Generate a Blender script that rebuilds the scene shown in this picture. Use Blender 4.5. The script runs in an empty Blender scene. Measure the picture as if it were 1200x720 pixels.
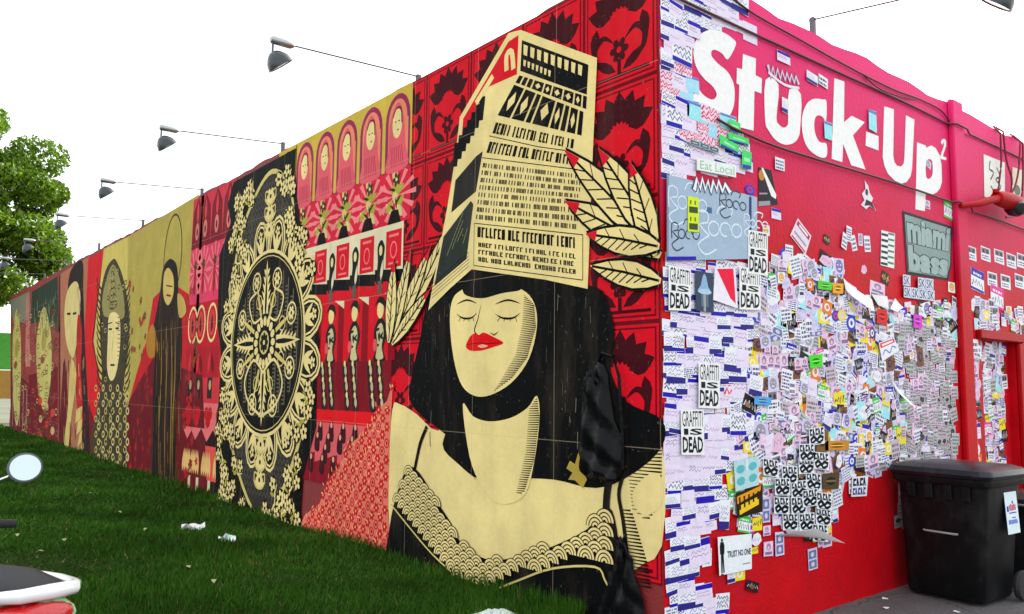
import bpy, math, random
import numpy as np
from mathutils import Vector, Matrix
from mathutils.geometry import tessellate_polygon
R = math.radians
S = bpy.context.scene
COL = S.collection

# ------------------------------------------------------------------ camera
FPX = 947.14
PITCH, YAW, ROLL = 0.098871, 0.681298, 0.0101646
CP = Vector((-3.70057, -3.15777, 1.53268))
cF = Vector((math.sin(YAW)*math.cos(PITCH), math.cos(YAW)*math.cos(PITCH), math.sin(PITCH)))
_r = Vector((math.cos(YAW), -math.sin(YAW), 0)); _u = _r.cross(cF)
cR = _r*math.cos(ROLL) + _u*math.sin(ROLL)
cU = -_r*math.sin(ROLL) + _u*math.cos(ROLL)
cam = bpy.data.cameras.new('camera'); cam_o = bpy.data.objects.new('camera', cam); COL.objects.link(cam_o)
m = Matrix((cR, cU, -cF)).transposed().to_4x4(); m.translation = CP
cam_o.matrix_world = m
cam.sensor_width = 36; cam.lens = 36*FPX/1200
cam.clip_start = 0.05; cam.clip_end = 2000
S.camera = cam_o
S.render.resolution_x = 1024; S.render.resolution_y = 614

# ------------------------------------------------------------------ world, sun, exposure
SUN_EL, SUN_DIR = 36, (1.0, 0.30)
w = bpy.data.worlds.new('World'); S.world = w; w.use_nodes = True
nt = w.node_tree; nt.nodes.clear()
sky = nt.nodes.new('ShaderNodeTexSky'); sky.sky_type = 'NISHITA'; sky.sun_disc = False
az = math.atan2(SUN_DIR[0], SUN_DIR[1])
sky.sun_elevation = R(SUN_EL); sky.sun_rotation = az
sky.air_density = 1.0; sky.dust_density = 3.0; sky.ozone_density = 1.0
mixw = nt.nodes.new('ShaderNodeMix'); mixw.data_type = 'RGBA'
mixw.inputs[0].default_value = 0.72
nt.links.new(sky.outputs[0], mixw.inputs[6]); mixw.inputs[7].default_value = (5.4, 5.35, 5.3, 1)   # bright thin cloud
bg = nt.nodes.new('ShaderNodeBackground'); bg.inputs[1].default_value = 0.10
out = nt.nodes.new('ShaderNodeOutputWorld')
nt.links.new(mixw.outputs[2], bg.inputs[0]); nt.links.new(bg.outputs[0], out.inputs[0])
sl = bpy.data.lights.new('sun', 'SUN'); sl.energy = 2.6; sl.angle = R(0.6); sl.color = (1, .95, .86)
so = bpy.data.objects.new('sun', sl); COL.objects.link(so)
d = Vector((SUN_DIR[0], SUN_DIR[1], 0)).normalized()*math.cos(R(SUN_EL)) + Vector((0, 0, math.sin(R(SUN_EL))))
so.rotation_euler = (d).to_track_quat('Z', 'Y').to_euler(); so.location = (5, 5, 20)
S.view_settings.view_transform = 'Standard'; S.view_settings.look = 'None'
S.view_settings.gamma = 1; S.view_settings.exposure = 1.95
S.render.engine = 'CYCLES'
S.cycles.max_bounces = 6

# ------------------------------------------------------------------ measuring: photo pixel -> point on the real wall planes
def ray(x, y): return cF + cR*((x-600)/FPX) + cU*((360-y)/FPX)
def Lw(x, y):                       # long mural wall, plane x = 0 -> (y, z)
    q = ray(x, y); t = -CP.x/q.x; p = CP+q*t; return (p.y, p.z)
def Rw(x, y):                       # sticker wall, plane y = 0 -> (x, z)
    q = ray(x, y); t = -CP.y/q.y; p = CP+q*t; return (p.x, p.z)
def Gd(x, y, z=0):
    q = ray(x, y); t = (z-CP.z)/q.z; return CP+q*t
def px(p):
    v = Vector(p)-CP; t = v.dot(cF); return (600+FPX*v.dot(cR)/t, 360-FPX*v.dot(cU)/t)

# ------------------------------------------------------------------ helpers
def lin(c):
    r = []
    for v in c[:3]:
        v = v/255; r.append(v/12.92 if v <= .04045 else ((v+.055)/1.055)**2.4)
    return (r[0], r[1], r[2], 1)
def tag(o, label=None, cat=None, group=None, kind=None):
    if label: o['label'] = label
    if cat: o['category'] = cat
    if group: o['group'] = group
    if kind: o['kind'] = kind
    return o
def empty(name, loc=(0, 0, 0), rz=0, label=None, cat=None, group=None):
    o = bpy.data.objects.new(name, None); COL.objects.link(o); o.location = loc; o.rotation_euler = (0, 0, rz)
    o.empty_display_size = .1
    return tag(o, label, cat, group)
def node(nt, t, **k):
    n = nt.nodes.new(t)
    for a, b in k.items(): setattr(n, a, b)
    return n
def mat(name, color=None, rough=.6, attr=False, noise=.12, nscale=6, bump=.1, bscale=60, metal=0, spec=.5,
        stain=None, coat=0, transl=None, extra=None):
    M = bpy.data.materials.new(name); M.use_nodes = True; t = M.node_tree; L = t.links.new
    b = t.nodes['Principled BSDF']; b.inputs['Roughness'].default_value = rough; b.inputs['Metallic'].default_value = metal
    b.inputs['Specular IOR Level'].default_value = spec
    if coat: b.inputs['Coat Weight'].default_value = coat
    tc = node(t, 'ShaderNodeNewGeometry')
    if attr:
        a = node(t, 'ShaderNodeAttribute'); a.attribute_name = 'Col'; src = a.outputs[0]
    else:
        a = node(t, 'ShaderNodeRGB'); a.outputs[0].default_value = color if len(color) == 4 else (*color, 1); src = a.outputs[0]
    n = node(t, 'ShaderNodeTexNoise'); n.inputs['Scale'].default_value = nscale; n.inputs['Detail'].default_value = 8
    n.inputs['Roughness'].default_value = .65
    L(tc.outputs['Position'], n.inputs['Vector'])
    mr = node(t, 'ShaderNodeMapRange'); mr.inputs[1].default_value = .3; mr.inputs[2].default_value = .7
    mr.inputs[3].default_value = 1-noise; mr.inputs[4].default_value = 1+noise; L(n.outputs[0], mr.inputs[0])
    mx = node(t, 'ShaderNodeMix', data_type='RGBA', blend_type='MULTIPLY'); mx.inputs[0].default_value = 1
    L(src, mx.inputs[6]); L(mr.outputs[0], mx.inputs[7]); cur = mx.outputs[2]
    if stain:                                   # (colour, amount, scale, stretchz)
        col, amt, sc, st = stain
        mp = node(t, 'ShaderNodeMapping'); mp.inputs['Scale'].default_value = (1, 1, st); L(tc.outputs['Position'], mp.inputs[0])
        n2 = node(t, 'ShaderNodeTexNoise'); n2.inputs['Scale'].default_value = sc; n2.inputs['Detail'].default_value = 10
        n2.inputs['Roughness'].default_value = .7; L(mp.outputs[0], n2.inputs['Vector'])
        r2 = node(t, 'ShaderNodeMapRange'); r2.inputs[1].default_value = .5; r2.inputs[2].default_value = .78
        r2.inputs[3].default_value = 0; r2.inputs[4].default_value = amt; L(n2.outputs[0], r2.inputs[0])
        m2 = node(t, 'ShaderNodeMix', data_type='RGBA'); L(r2.outputs[0], m2.inputs[0]); L(cur, m2.inputs[6]); m2.inputs[7].default_value = (*col, 1)
        cur = m2.outputs[2]
    if extra: cur = extra(t, cur, tc)
    L(cur, b.inputs['Base Color'])
    if bump:
        nb = node(t, 'ShaderNodeTexNoise'); nb.inputs['Scale'].default_value = bscale; nb.inputs['Detail'].default_value = 6
        L(tc.outputs['Position'], nb.inputs['Vector'])
        bp = node(t, 'ShaderNodeBump'); bp.inputs['Strength'].default_value = bump; bp.inputs['Distance'].default_value = .02
        L(nb.outputs[0], bp.inputs['Height']); L(bp.outputs[0], b.inputs['Normal'])
    if transl:
        tr = node(t, 'ShaderNodeBsdfTranslucent'); L(cur, tr.inputs[0]); ms = node(t, 'ShaderNodeMixShader'); ms.inputs[0].default_value = transl
        o = t.nodes['Material Output']; L(b.outputs[0], ms.inputs[1]); L(tr.outputs[0], ms.inputs[2]); L(ms.outputs[0], o.inputs[0])
    return M
def redglare(t, cur, tc):                       # sky glare put into the paint colour: pinker high on the wall
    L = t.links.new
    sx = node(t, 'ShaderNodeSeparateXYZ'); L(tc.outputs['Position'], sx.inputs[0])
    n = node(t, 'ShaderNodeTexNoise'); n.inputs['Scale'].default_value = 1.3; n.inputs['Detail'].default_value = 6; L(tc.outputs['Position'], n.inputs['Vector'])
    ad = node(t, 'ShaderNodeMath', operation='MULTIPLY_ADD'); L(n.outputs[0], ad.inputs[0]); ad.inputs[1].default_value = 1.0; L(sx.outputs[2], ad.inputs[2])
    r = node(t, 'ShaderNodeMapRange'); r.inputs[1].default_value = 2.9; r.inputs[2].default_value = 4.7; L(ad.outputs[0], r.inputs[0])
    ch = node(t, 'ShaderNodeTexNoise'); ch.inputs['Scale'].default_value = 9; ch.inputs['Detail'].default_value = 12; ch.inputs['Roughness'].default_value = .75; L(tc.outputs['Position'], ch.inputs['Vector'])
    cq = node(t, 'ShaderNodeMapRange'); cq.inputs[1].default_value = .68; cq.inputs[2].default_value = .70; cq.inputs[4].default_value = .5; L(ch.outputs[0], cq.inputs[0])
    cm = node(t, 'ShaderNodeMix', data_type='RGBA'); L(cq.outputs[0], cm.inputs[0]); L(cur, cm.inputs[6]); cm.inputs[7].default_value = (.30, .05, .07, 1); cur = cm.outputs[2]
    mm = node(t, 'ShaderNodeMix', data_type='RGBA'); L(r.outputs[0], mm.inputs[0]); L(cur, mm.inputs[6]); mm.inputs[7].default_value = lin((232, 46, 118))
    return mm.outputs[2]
M = {}
def seams(t, cur, tc):                        # sheets pasted edge to edge, chips and speckle
    L = t.links.new
    sx = node(t, 'ShaderNodeSeparateXYZ'); L(tc.outputs['Position'], sx.inputs[0]); cb = node(t, 'ShaderNodeCombineXYZ'); L(sx.outputs[1], cb.inputs[0]); L(sx.outputs[2], cb.inputs[1])
    bt = node(t, 'ShaderNodeTexBrick'); L(cb.outputs[0], bt.inputs['Vector']); bt.offset = 0; bt.inputs['Scale'].default_value = 1; bt.inputs['Brick Width'].default_value = .93; bt.inputs['Row Height'].default_value = 1.18
    bt.inputs['Mortar Size'].default_value = .003; bt.inputs['Color1'].default_value = (0, 0, 0, 1); bt.inputs['Color2'].default_value = (0, 0, 0, 1); bt.inputs['Mortar'].default_value = (.3, .3, .3, 1)
    m1 = node(t, 'ShaderNodeMix', data_type='RGBA'); L(bt.outputs[0], m1.inputs[0]); L(cur, m1.inputs[6]); m1.inputs[7].default_value = (.55, .45, .3, 1)
    v = node(t, 'ShaderNodeTexNoise'); v.inputs['Scale'].default_value = 38; v.inputs['Detail'].default_value = 5; L(tc.outputs['Position'], v.inputs['Vector'])
    q = node(t, 'ShaderNodeMapRange'); q.inputs[1].default_value = .66; q.inputs[2].default_value = .74; q.inputs[4].default_value = .22; L(v.outputs[0], q.inputs[0])
    m2 = node(t, 'ShaderNodeMix', data_type='RGBA'); L(q.outputs[0], m2.inputs[0]); L(m1.outputs[2], m2.inputs[6]); m2.inputs[7].default_value = (.42, .32, .2, 1)
    return m2.outputs[2]
M['mural'] = mat('mural_print', attr=True, rough=.65, spec=.06, noise=.13, nscale=2.2, bump=.12, bscale=25, stain=((.16, .12, .08), .20, 4, .22), extra=seams)
M['sheet'] = mat('weathered_print', attr=True, rough=.5, spec=.08, noise=.1, nscale=9, bump=.15, bscale=16, stain=((.2, .14, .08), .25, 4, .5))
M['paper'] = mat('sticker_print', attr=True, rough=.45, spec=.08, noise=.07, nscale=25, bump=.1, bscale=60)
M['redpaint'] = mat('red_wall_paint', lin((192, 3, 18)), rough=.55, spec=.12, noise=.17, nscale=2.5, bump=.22, bscale=35, stain=((.28, .01, .03), .5, 2.2, .35), extra=redglare)
M['trimred'] = mat('dark_red_trim_paint', lin((170, 4, 14)), spec=.12, rough=.5, bump=.1)
M['sidepaint'] = mat('side_wall_paint', lin((130, 30, 30)), rough=.7, bump=.2)
M['white'] = mat('white_letter_paint', (.84, .84, .83), rough=.55, noise=.04, bump=.1, bscale=35)
M['roof'] = mat('roof_felt', (.12, .12, .12), rough=.9)
M['metal'] = mat('galvanised_metal', (.35, .38, .38), rough=.35, metal=.8, bump=0)
M['arm'] = mat('lamp_arm_metal', (.10, .11, .12), rough=.5, metal=.3, bump=0)
M['shade'] = mat('lamp_shade_enamel', (.010, .022, .026), rough=.35, bump=0, coat=.3)
M['lens'] = mat('lamp_lens', (.45, .3, .32), rough=.15, bump=0)
M['black'] = mat('black_plastic', (.005, .0055, .006), spec=.15, rough=.42, noise=.3, nscale=5, bump=.1, bscale=90, stain=((.09, .085, .08), .22, 7, .6))
M['lid'] = mat('bin_lid_plastic', (.008, .010, .016), spec=.35, rough=.3, noise=.3, nscale=4, bump=.08, bscale=70, stain=((.16, .16, .17), .25, 6, 1))
M['binbag'] = mat('black_film', (.004, .004, .005), rough=.3, noise=.2, bump=.4, bscale=12, spec=.12)
M['cable'] = mat('cable_red', lin((120, 8, 30)), rough=.5, bump=0)
M['cabled'] = mat('cable_dark', lin((70, 6, 26)), rough=.5, bump=0)
def cracks(t, cur, tc):
    L = t.links.new
    nz = node(t, 'ShaderNodeTexNoise'); nz.inputs['Scale'].default_value = 2.5; nz.inputs['Detail'].default_value = 6; L(tc.outputs['Position'], nz.inputs['Vector'])
    mxv = node(t, 'ShaderNodeMix', data_type='RGBA'); mxv.inputs[0].default_value = .25; L(tc.outputs['Position'], mxv.inputs[6]); L(nz.outputs['Color'], mxv.inputs[7])
    v = node(t, 'ShaderNodeTexVoronoi', feature='DISTANCE_TO_EDGE'); v.inputs['Scale'].default_value = 1.4; L(mxv.outputs[2], v.inputs['Vector'])
    q = node(t, 'ShaderNodeMapRange'); q.inputs[1].default_value = 0; q.inputs[2].default_value = .012; q.inputs[3].default_value = .8; q.inputs[4].default_value = 0; L(v.outputs['Distance'], q.inputs[0])
    m1 = node(t, 'ShaderNodeMix', data_type='RGBA'); L(q.outputs[0], m1.inputs[0]); L(cur, m1.inputs[6]); m1.inputs[7].default_value = (.02, .018, .016, 1)
    w_ = node(t, 'ShaderNodeTexNoise'); w_.inputs['Scale'].default_value = 120; L(tc.outputs['Position'], w_.inputs['Vector'])
    p_ = node(t, 'ShaderNodeMapRange'); p_.inputs[1].default_value = .66; p_.inputs[2].default_value = .72; p_.inputs[4].default_value = .6; L(w_.outputs[0], p_.inputs[0])
    m2 = node(t, 'ShaderNodeMix', data_type='RGBA'); L(p_.outputs[0], m2.inputs[0]); L(m1.outputs[2], m2.inputs[6]); m2.inputs[7].default_value = (.3, .28, .26, 1)
    return m2.outputs[2]
M['asphalt'] = mat('asphalt', (.10, .095, .095), rough=.9, noise=.35, nscale=45, bump=.5, bscale=160, stain=((.03, .03, .03), .6, 1.5, 1), extra=cracks)
M['soil'] = mat('lawn_soil', (.018, .036, .006), spec=.03, rough=.98, noise=.5, nscale=8, bump=.5, bscale=60)
M['ground'] = mat('far_ground', (.09, .10, .06), rough=.95, noise=.4, nscale=.2, bump=0)
M['grass'] = mat('grass_blades', attr=True, rough=.55, noise=.45, nscale=1.1, bump=0, spec=.08, transl=.25)
M['leaf'] = mat('tree_leaves', attr=True, rough=.45, noise=.3, nscale=.8, bump=0, spec=.3, transl=.42)
M['bark'] = mat('bark', (.09, .06, .04), rough=.9, bump=.6, bscale=14, noise=.4)
M['scwhite'] = mat('scooter_white_paint', (.78, .80, .80), rough=.18, noise=.03, bump=0, coat=.6)
M['scgreen'] = mat('scooter_green_paint', (.30, .62, .36), rough=.2, noise=.04, bump=0, coat=.6)
M['seat'] = mat('scooter_seat_vinyl', (.006, .006, .008), spec=.2, rough=.5, bump=.2, bscale=200)
M['redlens'] = mat('tail_light_lens', (.55, .004, .006), rough=.08, noise=.05, bump=.3, bscale=70, coat=.8)
M['chrome'] = mat('chrome', (.7, .72, .74), rough=.08, metal=1, noise=.02, bump=0)
M['mirror'] = mat('mirror_glass', (.42, .50, .53), rough=.02, metal=1, noise=0.0, bump=0)
M['rubber'] = mat('rubber', (.015, .015, .015), rough=.8, bump=.2)
M['green'] = mat('green_hoarding_paint', (.10, .55, .06), rough=.5)
M['orange'] = mat('orange_hoarding_paint', (.55, .32, .06), rough=.6)
M['carblue'] = mat('car_paint_navy', (.01, .015, .05), rough=.2, coat=.8, bump=0)
M['glass'] = mat('dark_glass', (.02, .025, .03), rough=.05, bump=0, noise=0)
M['bagwhite'] = mat('pale_plastic_bag', (.62, .72, .70), rough=.35, bump=.6, bscale=18)
M['vc'] = M['paper']

def mesh_from(name, verts, faces, mats, mi=None, cols=None, smooth=False):
    me = bpy.data.meshes.new(name); me.from_pydata([tuple(v) for v in verts], [], faces)
    for m_ in (mats if isinstance(mats, (list, tuple)) else [mats]): me.materials.append(m_)
    if mi: me.polygons.foreach_set('material_index', mi)
    if cols is not None:
        a = me.color_attributes.new('Col', 'FLOAT_COLOR', 'CORNER')
        arr = []
        for f, c in zip(faces, cols): arr += list(c)*len(f)
        a.data.foreach_set('color', arr)
    if smooth: me.polygons.foreach_set('use_smooth', [True]*len(me.polygons))
    me.update(); return me
def link(name, me, parent=None, loc=None):
    o = bpy.data.objects.new(name, me); COL.objects.link(o)
    if parent is not None: o.parent = parent
    if loc is not None: o.location = loc
    return o

class Flat:
    """thin printed or painted shapes lying on a wall; each shape a real polygon a hair above the last"""
    def __init__(s, plane='L', base=.004, step=.0006):
        s.pl, s.base, s.step = plane, base, step; s.v = []; s.f = []; s.c = []
    def P(s, u, z, k):
        o = s.base + s.step*k
        return (-o, u, z) if s.pl == 'L' else (u, -o, z)
    def tri(s, pts, tris, col, k=0):
        s.cnt = getattr(s, 'cnt', 0)+1; k = k+(s.cnt % 24)*getattr(s, 'inc', .018)      # every shape a hair above the one before
        n = len(s.v); s.v += [s.P(p[0], p[1], k) for p in pts]
        c = col if len(col) == 4 else lin(col)
        for t in tris: s.f.append(tuple(n+i for i in t)); s.c.append(c)
    def poly(s, pts, col, k=0, holes=()):
        loops = [[Vector((p[0], p[1], 0)) for p in l] for l in [pts, *holes]]
        s.tri([p for l in [pts, *holes] for p in l], tessellate_polygon(loops), col, k)
    def conv(s, pts, col, k=0): s.tri(pts, [tuple(range(len(pts)))], col, k)
    def rect(s, u0, z0, u1, z1, col, k=0): s.conv([(u0, z0), (u1, z0), (u1, z1), (u0, z1)], col, k)
    def ell(s, u, z, a, b, col, k=0, n=16, rot=0, a0=0, a1=2*math.pi):
        full = a1-a0 > 6.28; m_ = n if full else n+1
        pts = []
        for i in range(m_):
            t = a0+(a1-a0)*i/n; x, y = a*math.cos(t), b*math.sin(t)
            pts.append((u+x*math.cos(rot)-y*math.sin(rot), z+x*math.sin(rot)+y*math.cos(rot)))
        s.conv(pts, col, k)
    def ring(s, u, z, a, b, wd, col, k=0, n=24, a0=0, a1=2*math.pi, rot=0):
        pts = [];
        for i in range(n+1):
            t = a0+(a1-a0)*i/n
            for q in (0, wd):
                x, y = (a-q)*math.cos(t), (b-q)*math.sin(t)
                pts.append((u+x*math.cos(rot)-y*math.sin(rot), z+x*math.sin(rot)+y*math.cos(rot)))
        s.tri(pts, [(2*i, 2*i+1, 2*i+3, 2*i+2) for i in range(n)], col, k)
    def line(s, pts, wd, col, k=0, taper=False):
        n = len(pts); q = []
        for i, p in enumerate(pts):
            a = pts[max(0, i-1)]; b = pts[min(n-1, i+1)]; dx, dy = b[0]-a[0], b[1]-a[1]; l = math.hypot(dx, dy) or 1
            h = wd/2*(math.sin(math.pi*(i+.15)/(n-.7)) if taper else 1)
            q += [(p[0]-dy/l*h, p[1]+dx/l*h), (p[0]+dy/l*h, p[1]-dx/l*h)]
        s.tri(q, [(2*i, 2*i+1, 2*i+3, 2*i+2) for i in range(n-1)], col, k)
    def leaf(s, u, z, l, wd, ang, col, k=0, n=4):
        pts = []
        for sg in (1, -1):
            r_ = range(0, n+1) if sg > 0 else range(n-1, 0, -1)
            for i in r_:
                t = i/n; y = sg*wd/2*math.sin(math.pi*t**.8); x = l*t
                pts.append((u+x*math.cos(ang)-y*math.sin(ang), z+x*math.sin(ang)+y*math.cos(ang)))
        s.conv(pts, col, k)
    def flower(s, u, z, r, col, k=0, n=5, ctr=None, rot=0):
        for i in range(n):
            t = rot+2*math.pi*i/n; s.ell(u+r*.58*math.cos(t), z+r*.58*math.sin(t), r*.42, r*.3, col, k, 7, t)
        s.ell(u, z, r*.26, r*.26, ctr or col, k+1, 7)
    def text(s, txt, u0, z0, u1, z1, col, k=0, bold=.02, quad=None, flip=False):
        vs, ts = glyphs(txt, bold)
        if quad: f_ = lambda a, b: tuple((quad[0][i]*(1-a)+quad[1][i]*a)*b + (quad[3][i]*(1-a)+quad[2][i]*a)*(1-b) for i in (0, 1))
        else: f_ = lambda a, b: (u0+(u1-u0)*a, z0+(z1-z0)*b)
        s.tri([f_(a, b) for a, b in vs], ts, col, k)
    def build(s, name, m_=None, parent=None, loc=(0, 0, 0)):
        if parent is not None and s.pl and loc == (0, 0, 0) and not getattr(s, 'local', False):
            l = parent.location; vs = [(v[0]-l[0], v[1]-l[1], v[2]-l[2]) for v in s.v]
        else: vs = s.v
        me = mesh_from(name, vs, s.f, m_ or M['mural'], cols=s.c)
        return link(name, me, parent, loc if loc != (0, 0, 0) else None)
    def mesh(s, name, m_=None): return mesh_from(name, s.v, s.f, m_ or M['mural'], cols=s.c)

_gl = {}
def glyphs(txt, bold=.02):
    key = (txt, bold)
    if key in _gl: return _gl[key]
    cu = bpy.data.curves.new('lettering', 'FONT'); cu.body = txt; cu.offset = bold; cu.resolution_u = 2
    o = bpy.data.objects.new('lettering', cu)
    me = bpy.data.meshes.new_from_object(o)
    vs = [(v.co.x, v.co.y) for v in me.vertices]; ts = [tuple(p.vertices) for p in me.polygons]
    bpy.data.objects.remove(o); bpy.data.curves.remove(cu); bpy.data.meshes.remove(me)
    x0 = min(v[0] for v in vs); x1 = max(v[0] for v in vs); y0 = min(v[1] for v in vs); y1 = max(v[1] for v in vs)
    vs = [((a-x0)/(x1-x0), (b-y0)/(y1-y0)) for a, b in vs]
    _gl[key] = (vs, ts); return _gl[key]
def smooth(pts, n=4, closed=True):
    out_ = []; N = len(pts)
    rng = range(N) if closed else range(N-1)
    for i in rng:
        g = (lambda j: pts[j % N]) if closed else (lambda j: pts[max(0, min(N-1, j))])
        p0, p1, p2, p3 = g(i-1), g(i), g(i+1), g(i+2)
        for j in range(n):
            t = j/n; out_.append(tuple(.5*((2*p1[a])+(-p0[a]+p2[a])*t+(2*p0[a]-5*p1[a]+4*p2[a]-p3[a])*t*t+(-p0[a]+3*p1[a]-3*p2[a]+p3[a])*t**3) for a in (0, 1)))
    if not closed: out_.append(tuple(pts[-1]))
    return out_
def LP(pts): return [Lw(*p) for p in pts]
def RP(pts): return [Rw(*p) for p in pts]
def inpoly(x, y, P_):
    c = False; j = len(P_)-1
    for i in range(len(P_)):
        if (P_[i][1] > y) != (P_[j][1] > y) and x < (P_[j][0]-P_[i][0])*(y-P_[i][1])/(P_[j][1]-P_[i][1])+P_[i][0]: c = not c
        j = i
    return c

# solid helper
class Sol:
    def __init__(s): s.v = []; s.f = []; s.mi = []
    def add(s, vs, fs, mi=0):
        n = len(s.v); s.v += [tuple(v) for v in vs]; s.f += [tuple(n+i for i in f) for f in fs]; s.mi += [mi]*len(fs); return s
    def box(s, x0, y0, z0, x1, y1, z1, mi=0, bev=0):
        if bev:
            b = bev; rings = []
            for z, i in ((z0, b), (z0+b, 0), (z1-b, 0), (z1, b)):
                rings.append([(x0+i+b, y0+i, z), (x1-i-b, y0+i, z), (x1-i, y0+i+b, z), (x1-i, y1-i-b, z), (x1-i-b, y1-i, z), (x0+i+b, y1-i, z), (x0+i, y1-i-b, z), (x0+i, y0+i+b, z)])
            return s.loft(rings, mi)
        v = [(x, y, z) for z in (z0, z1) for x, y in ((x0, y0), (x1, y0), (x1, y1), (x0, y1))]
        return s.add(v, [(3, 2, 1, 0), (4, 5, 6, 7), (0, 1, 5, 4), (1, 2, 6, 5), (2, 3, 7, 6), (3, 0, 4, 7)], mi)
    def loft(s, rings, mi=0, caps=True):
        n = len(rings[0]); vs = [p for r_ in rings for p in r_]; fs = []
        for i in range(len(rings)-1):
            for j in range(n): fs.append((i*n+j, i*n+(j+1) % n, (i+1)*n+(j+1) % n, (i+1)*n+j))
        if caps: fs += [tuple(reversed(range(n))), tuple((len(rings)-1)*n+j for j in range(n))]
        return s.add(vs, fs, mi)
    def tube(s, pts, r_, n=8, mi=0):
        pts = [Vector(p) for p in pts]; rings = []; up = Vector((0, 0, 1))
        for i, p in enumerate(pts):
            t = (pts[min(i+1, len(pts)-1)]-pts[max(i-1, 0)]).normalized()
            a = t.cross(up if abs(t.z) < .95 else Vector((1, 0, 0))).normalized(); b = a.cross(t)
            rr = r_[i] if isinstance(r_, (list, tuple)) else r_
            rings.append([p+(a*math.cos(2*math.pi*j/n)+b*math.sin(2*math.pi*j/n))*rr for j in range(n)])
        return s.loft(rings, mi)
    def lathe(s, prof, n=20, mi=0, mtx=None, caps=True):
        rings = [[Vector((r_*math.cos(2*math.pi*j/n), r_*math.sin(2*math.pi*j/n), z)) for j in range(n)] for r_, z in prof]
        if mtx: rings = [[mtx @ p for p in r_] for r_ in rings]
        return s.loft(rings, mi, caps)
    def build(s, name, m_, parent=None, smooth=False, loc=None, rot=None):
        me = mesh_from(name, s.v, s.f, m_, s.mi if isinstance(m_, (list, tuple)) else None)
        if smooth:
            me.polygons.foreach_set('use_smooth', [True]*len(me.polygons))
            try: me.set_sharp_from_angle(angle=R(40))
            except Exception: pass
        o = link(name, me, parent, loc)
        if rot: o.rotation_euler = rot
        return o

# ------------------------------------------------------------------ ground
LEN = 24.85; H = 4.235; RX = 13.0
def sheet(name, x0, y0, x1, y1, z, m_):
    me = mesh_from(name, [(x0, y0, z), (x1, y0, z), (x1, y1, z), (x0, y1, z)], [(0, 1, 2, 3)], m_)
    return tag(link(name, me), kind='structure')
sheet('ground', -900, -900, 900, 900, -.012, M['ground'])
sheet('pavement', -40, -14, 40, .62, -.004, M['asphalt'])
rnd = random.Random(3)
# gently uneven lawn
NX, NY = 60, 90
vs = []; fs = []
def lawn_z(x, y):
    return .02*math.sin(x*1.3+y*.7)*math.sin(y*.43)+.012*math.sin(x*3.1+1)*math.sin(y*2.3) + .045 + .006*max(0, y)*.5 + .03*math.exp(-abs(x)/.4)
for j in range(NY+1):
    for i in range(NX+1):
        x = -14+14.0*i/NX; y = .6+44*(j/NY)**1.5
        vs.append((x, y, lawn_z(x, y)))
for j in range(NY):
    for i in range(NX): a = j*(NX+1)+i; fs.append((a, a+1, a+NX+2, a+NX+1))
tag(link('lawn', mesh_from('lawn', vs, fs, M['soil'], smooth=True)), kind='structure')

# ------------------------------------------------------------------ building
bld = empty('building', (0, 0, 0), 0, 'long low flat-roofed building with red painted street walls covered in murals and stickers', 'building')
s = Sol(); T = .22
NN = 120; rr = random.Random(5); rings = []
tops = [H+rr.uniform(-.012, .012)+.012*math.sin(i*.5) for i in range(NN+1)]; tops[0] = H
for i in range(NN+1):
    y = LEN*i/NN; rings.append([(0, y, -.3), (T, y, -.3), (T, y, tops[i]), (0, y, tops[i])])
s.loft(rings)
s.build('side_wall', M['sidepaint'], bld)
# front wall with a door opening
DX0, DX1, DZ = Rw(1149, 400)[0], Rw(1189, 400)[0], Rw(1170, 400)[1]
s = Sol(); xs = [T+.001+(RX-T)*i/70 for i in range(71)]
def topz(x): return H+.012*math.sin(x*3)+.014*math.sin(x*7.7+1)+.010*math.sin(x*17)
cols_ = sorted(set([x for x in xs if x < DX0-.06 or x > DX1+.06]+[DX0, DX1]))
s = Sol(); s.loft([[(0.001, -.0012, -.3), (0.001, -.0001, -.3), (0.001, -.0001, H+.001), (0.001, -.0012, H+.001)],
                   [(T+.001, -.0012, -.3), (T+.001, -.0001, -.3), (T+.001, -.0001, H+.001), (T+.001, -.0012, H+.001)]])
rings = [[(x, -.0012, -.3), (x, T, -.3), (x, T, topz(x)), (x, -.0012, topz(x))] for x in cols_ if x <= DX0]
s.loft(rings)
s.loft([[(x, -.0012, DZ), (x, T, DZ), (x, T, topz(x)), (x, -.0012, topz(x))] for x in (DX0+.0001, DX1-.0001)])
s.loft([[(x, -.0012, -.3), (x, T, -.3), (x, T, topz(x)), (x, -.0012, topz(x))] for x in cols_ if x >= DX1])
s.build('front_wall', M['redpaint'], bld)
s = Sol(); s.box(T, T, 3.75, RX, LEN-.1, 3.9); s.build('roof', M['roof'], bld)
s = Sol(); s.box(RX, 0, -.3, RX+T, LEN, H); s.box(0.0, LEN+.001, -.3, RX+T, LEN+T, H); s.build('rear_wall', M['sidepaint'], bld)
# pilaster
PX0, PX1 = Rw(1117, 300)[0], Rw(1129, 300)[0]
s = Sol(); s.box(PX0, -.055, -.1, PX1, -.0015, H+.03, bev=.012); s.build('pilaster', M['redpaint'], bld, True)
# door and frame
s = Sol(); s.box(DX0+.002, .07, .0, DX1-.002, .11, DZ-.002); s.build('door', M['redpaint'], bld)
s = Sol(); s.box(DX0-.10, -.05, DZ, DX1+.16, -.002, DZ+.09, bev=.01); s.build('door_lintel', M['trimred'], bld, True)
s = Sol(); s.box(DX1, -.045, 0, DX1+.14, -.002, DZ-.001, bev=.01); s.build('door_jamb', M['trimred'], bld, True)

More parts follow.
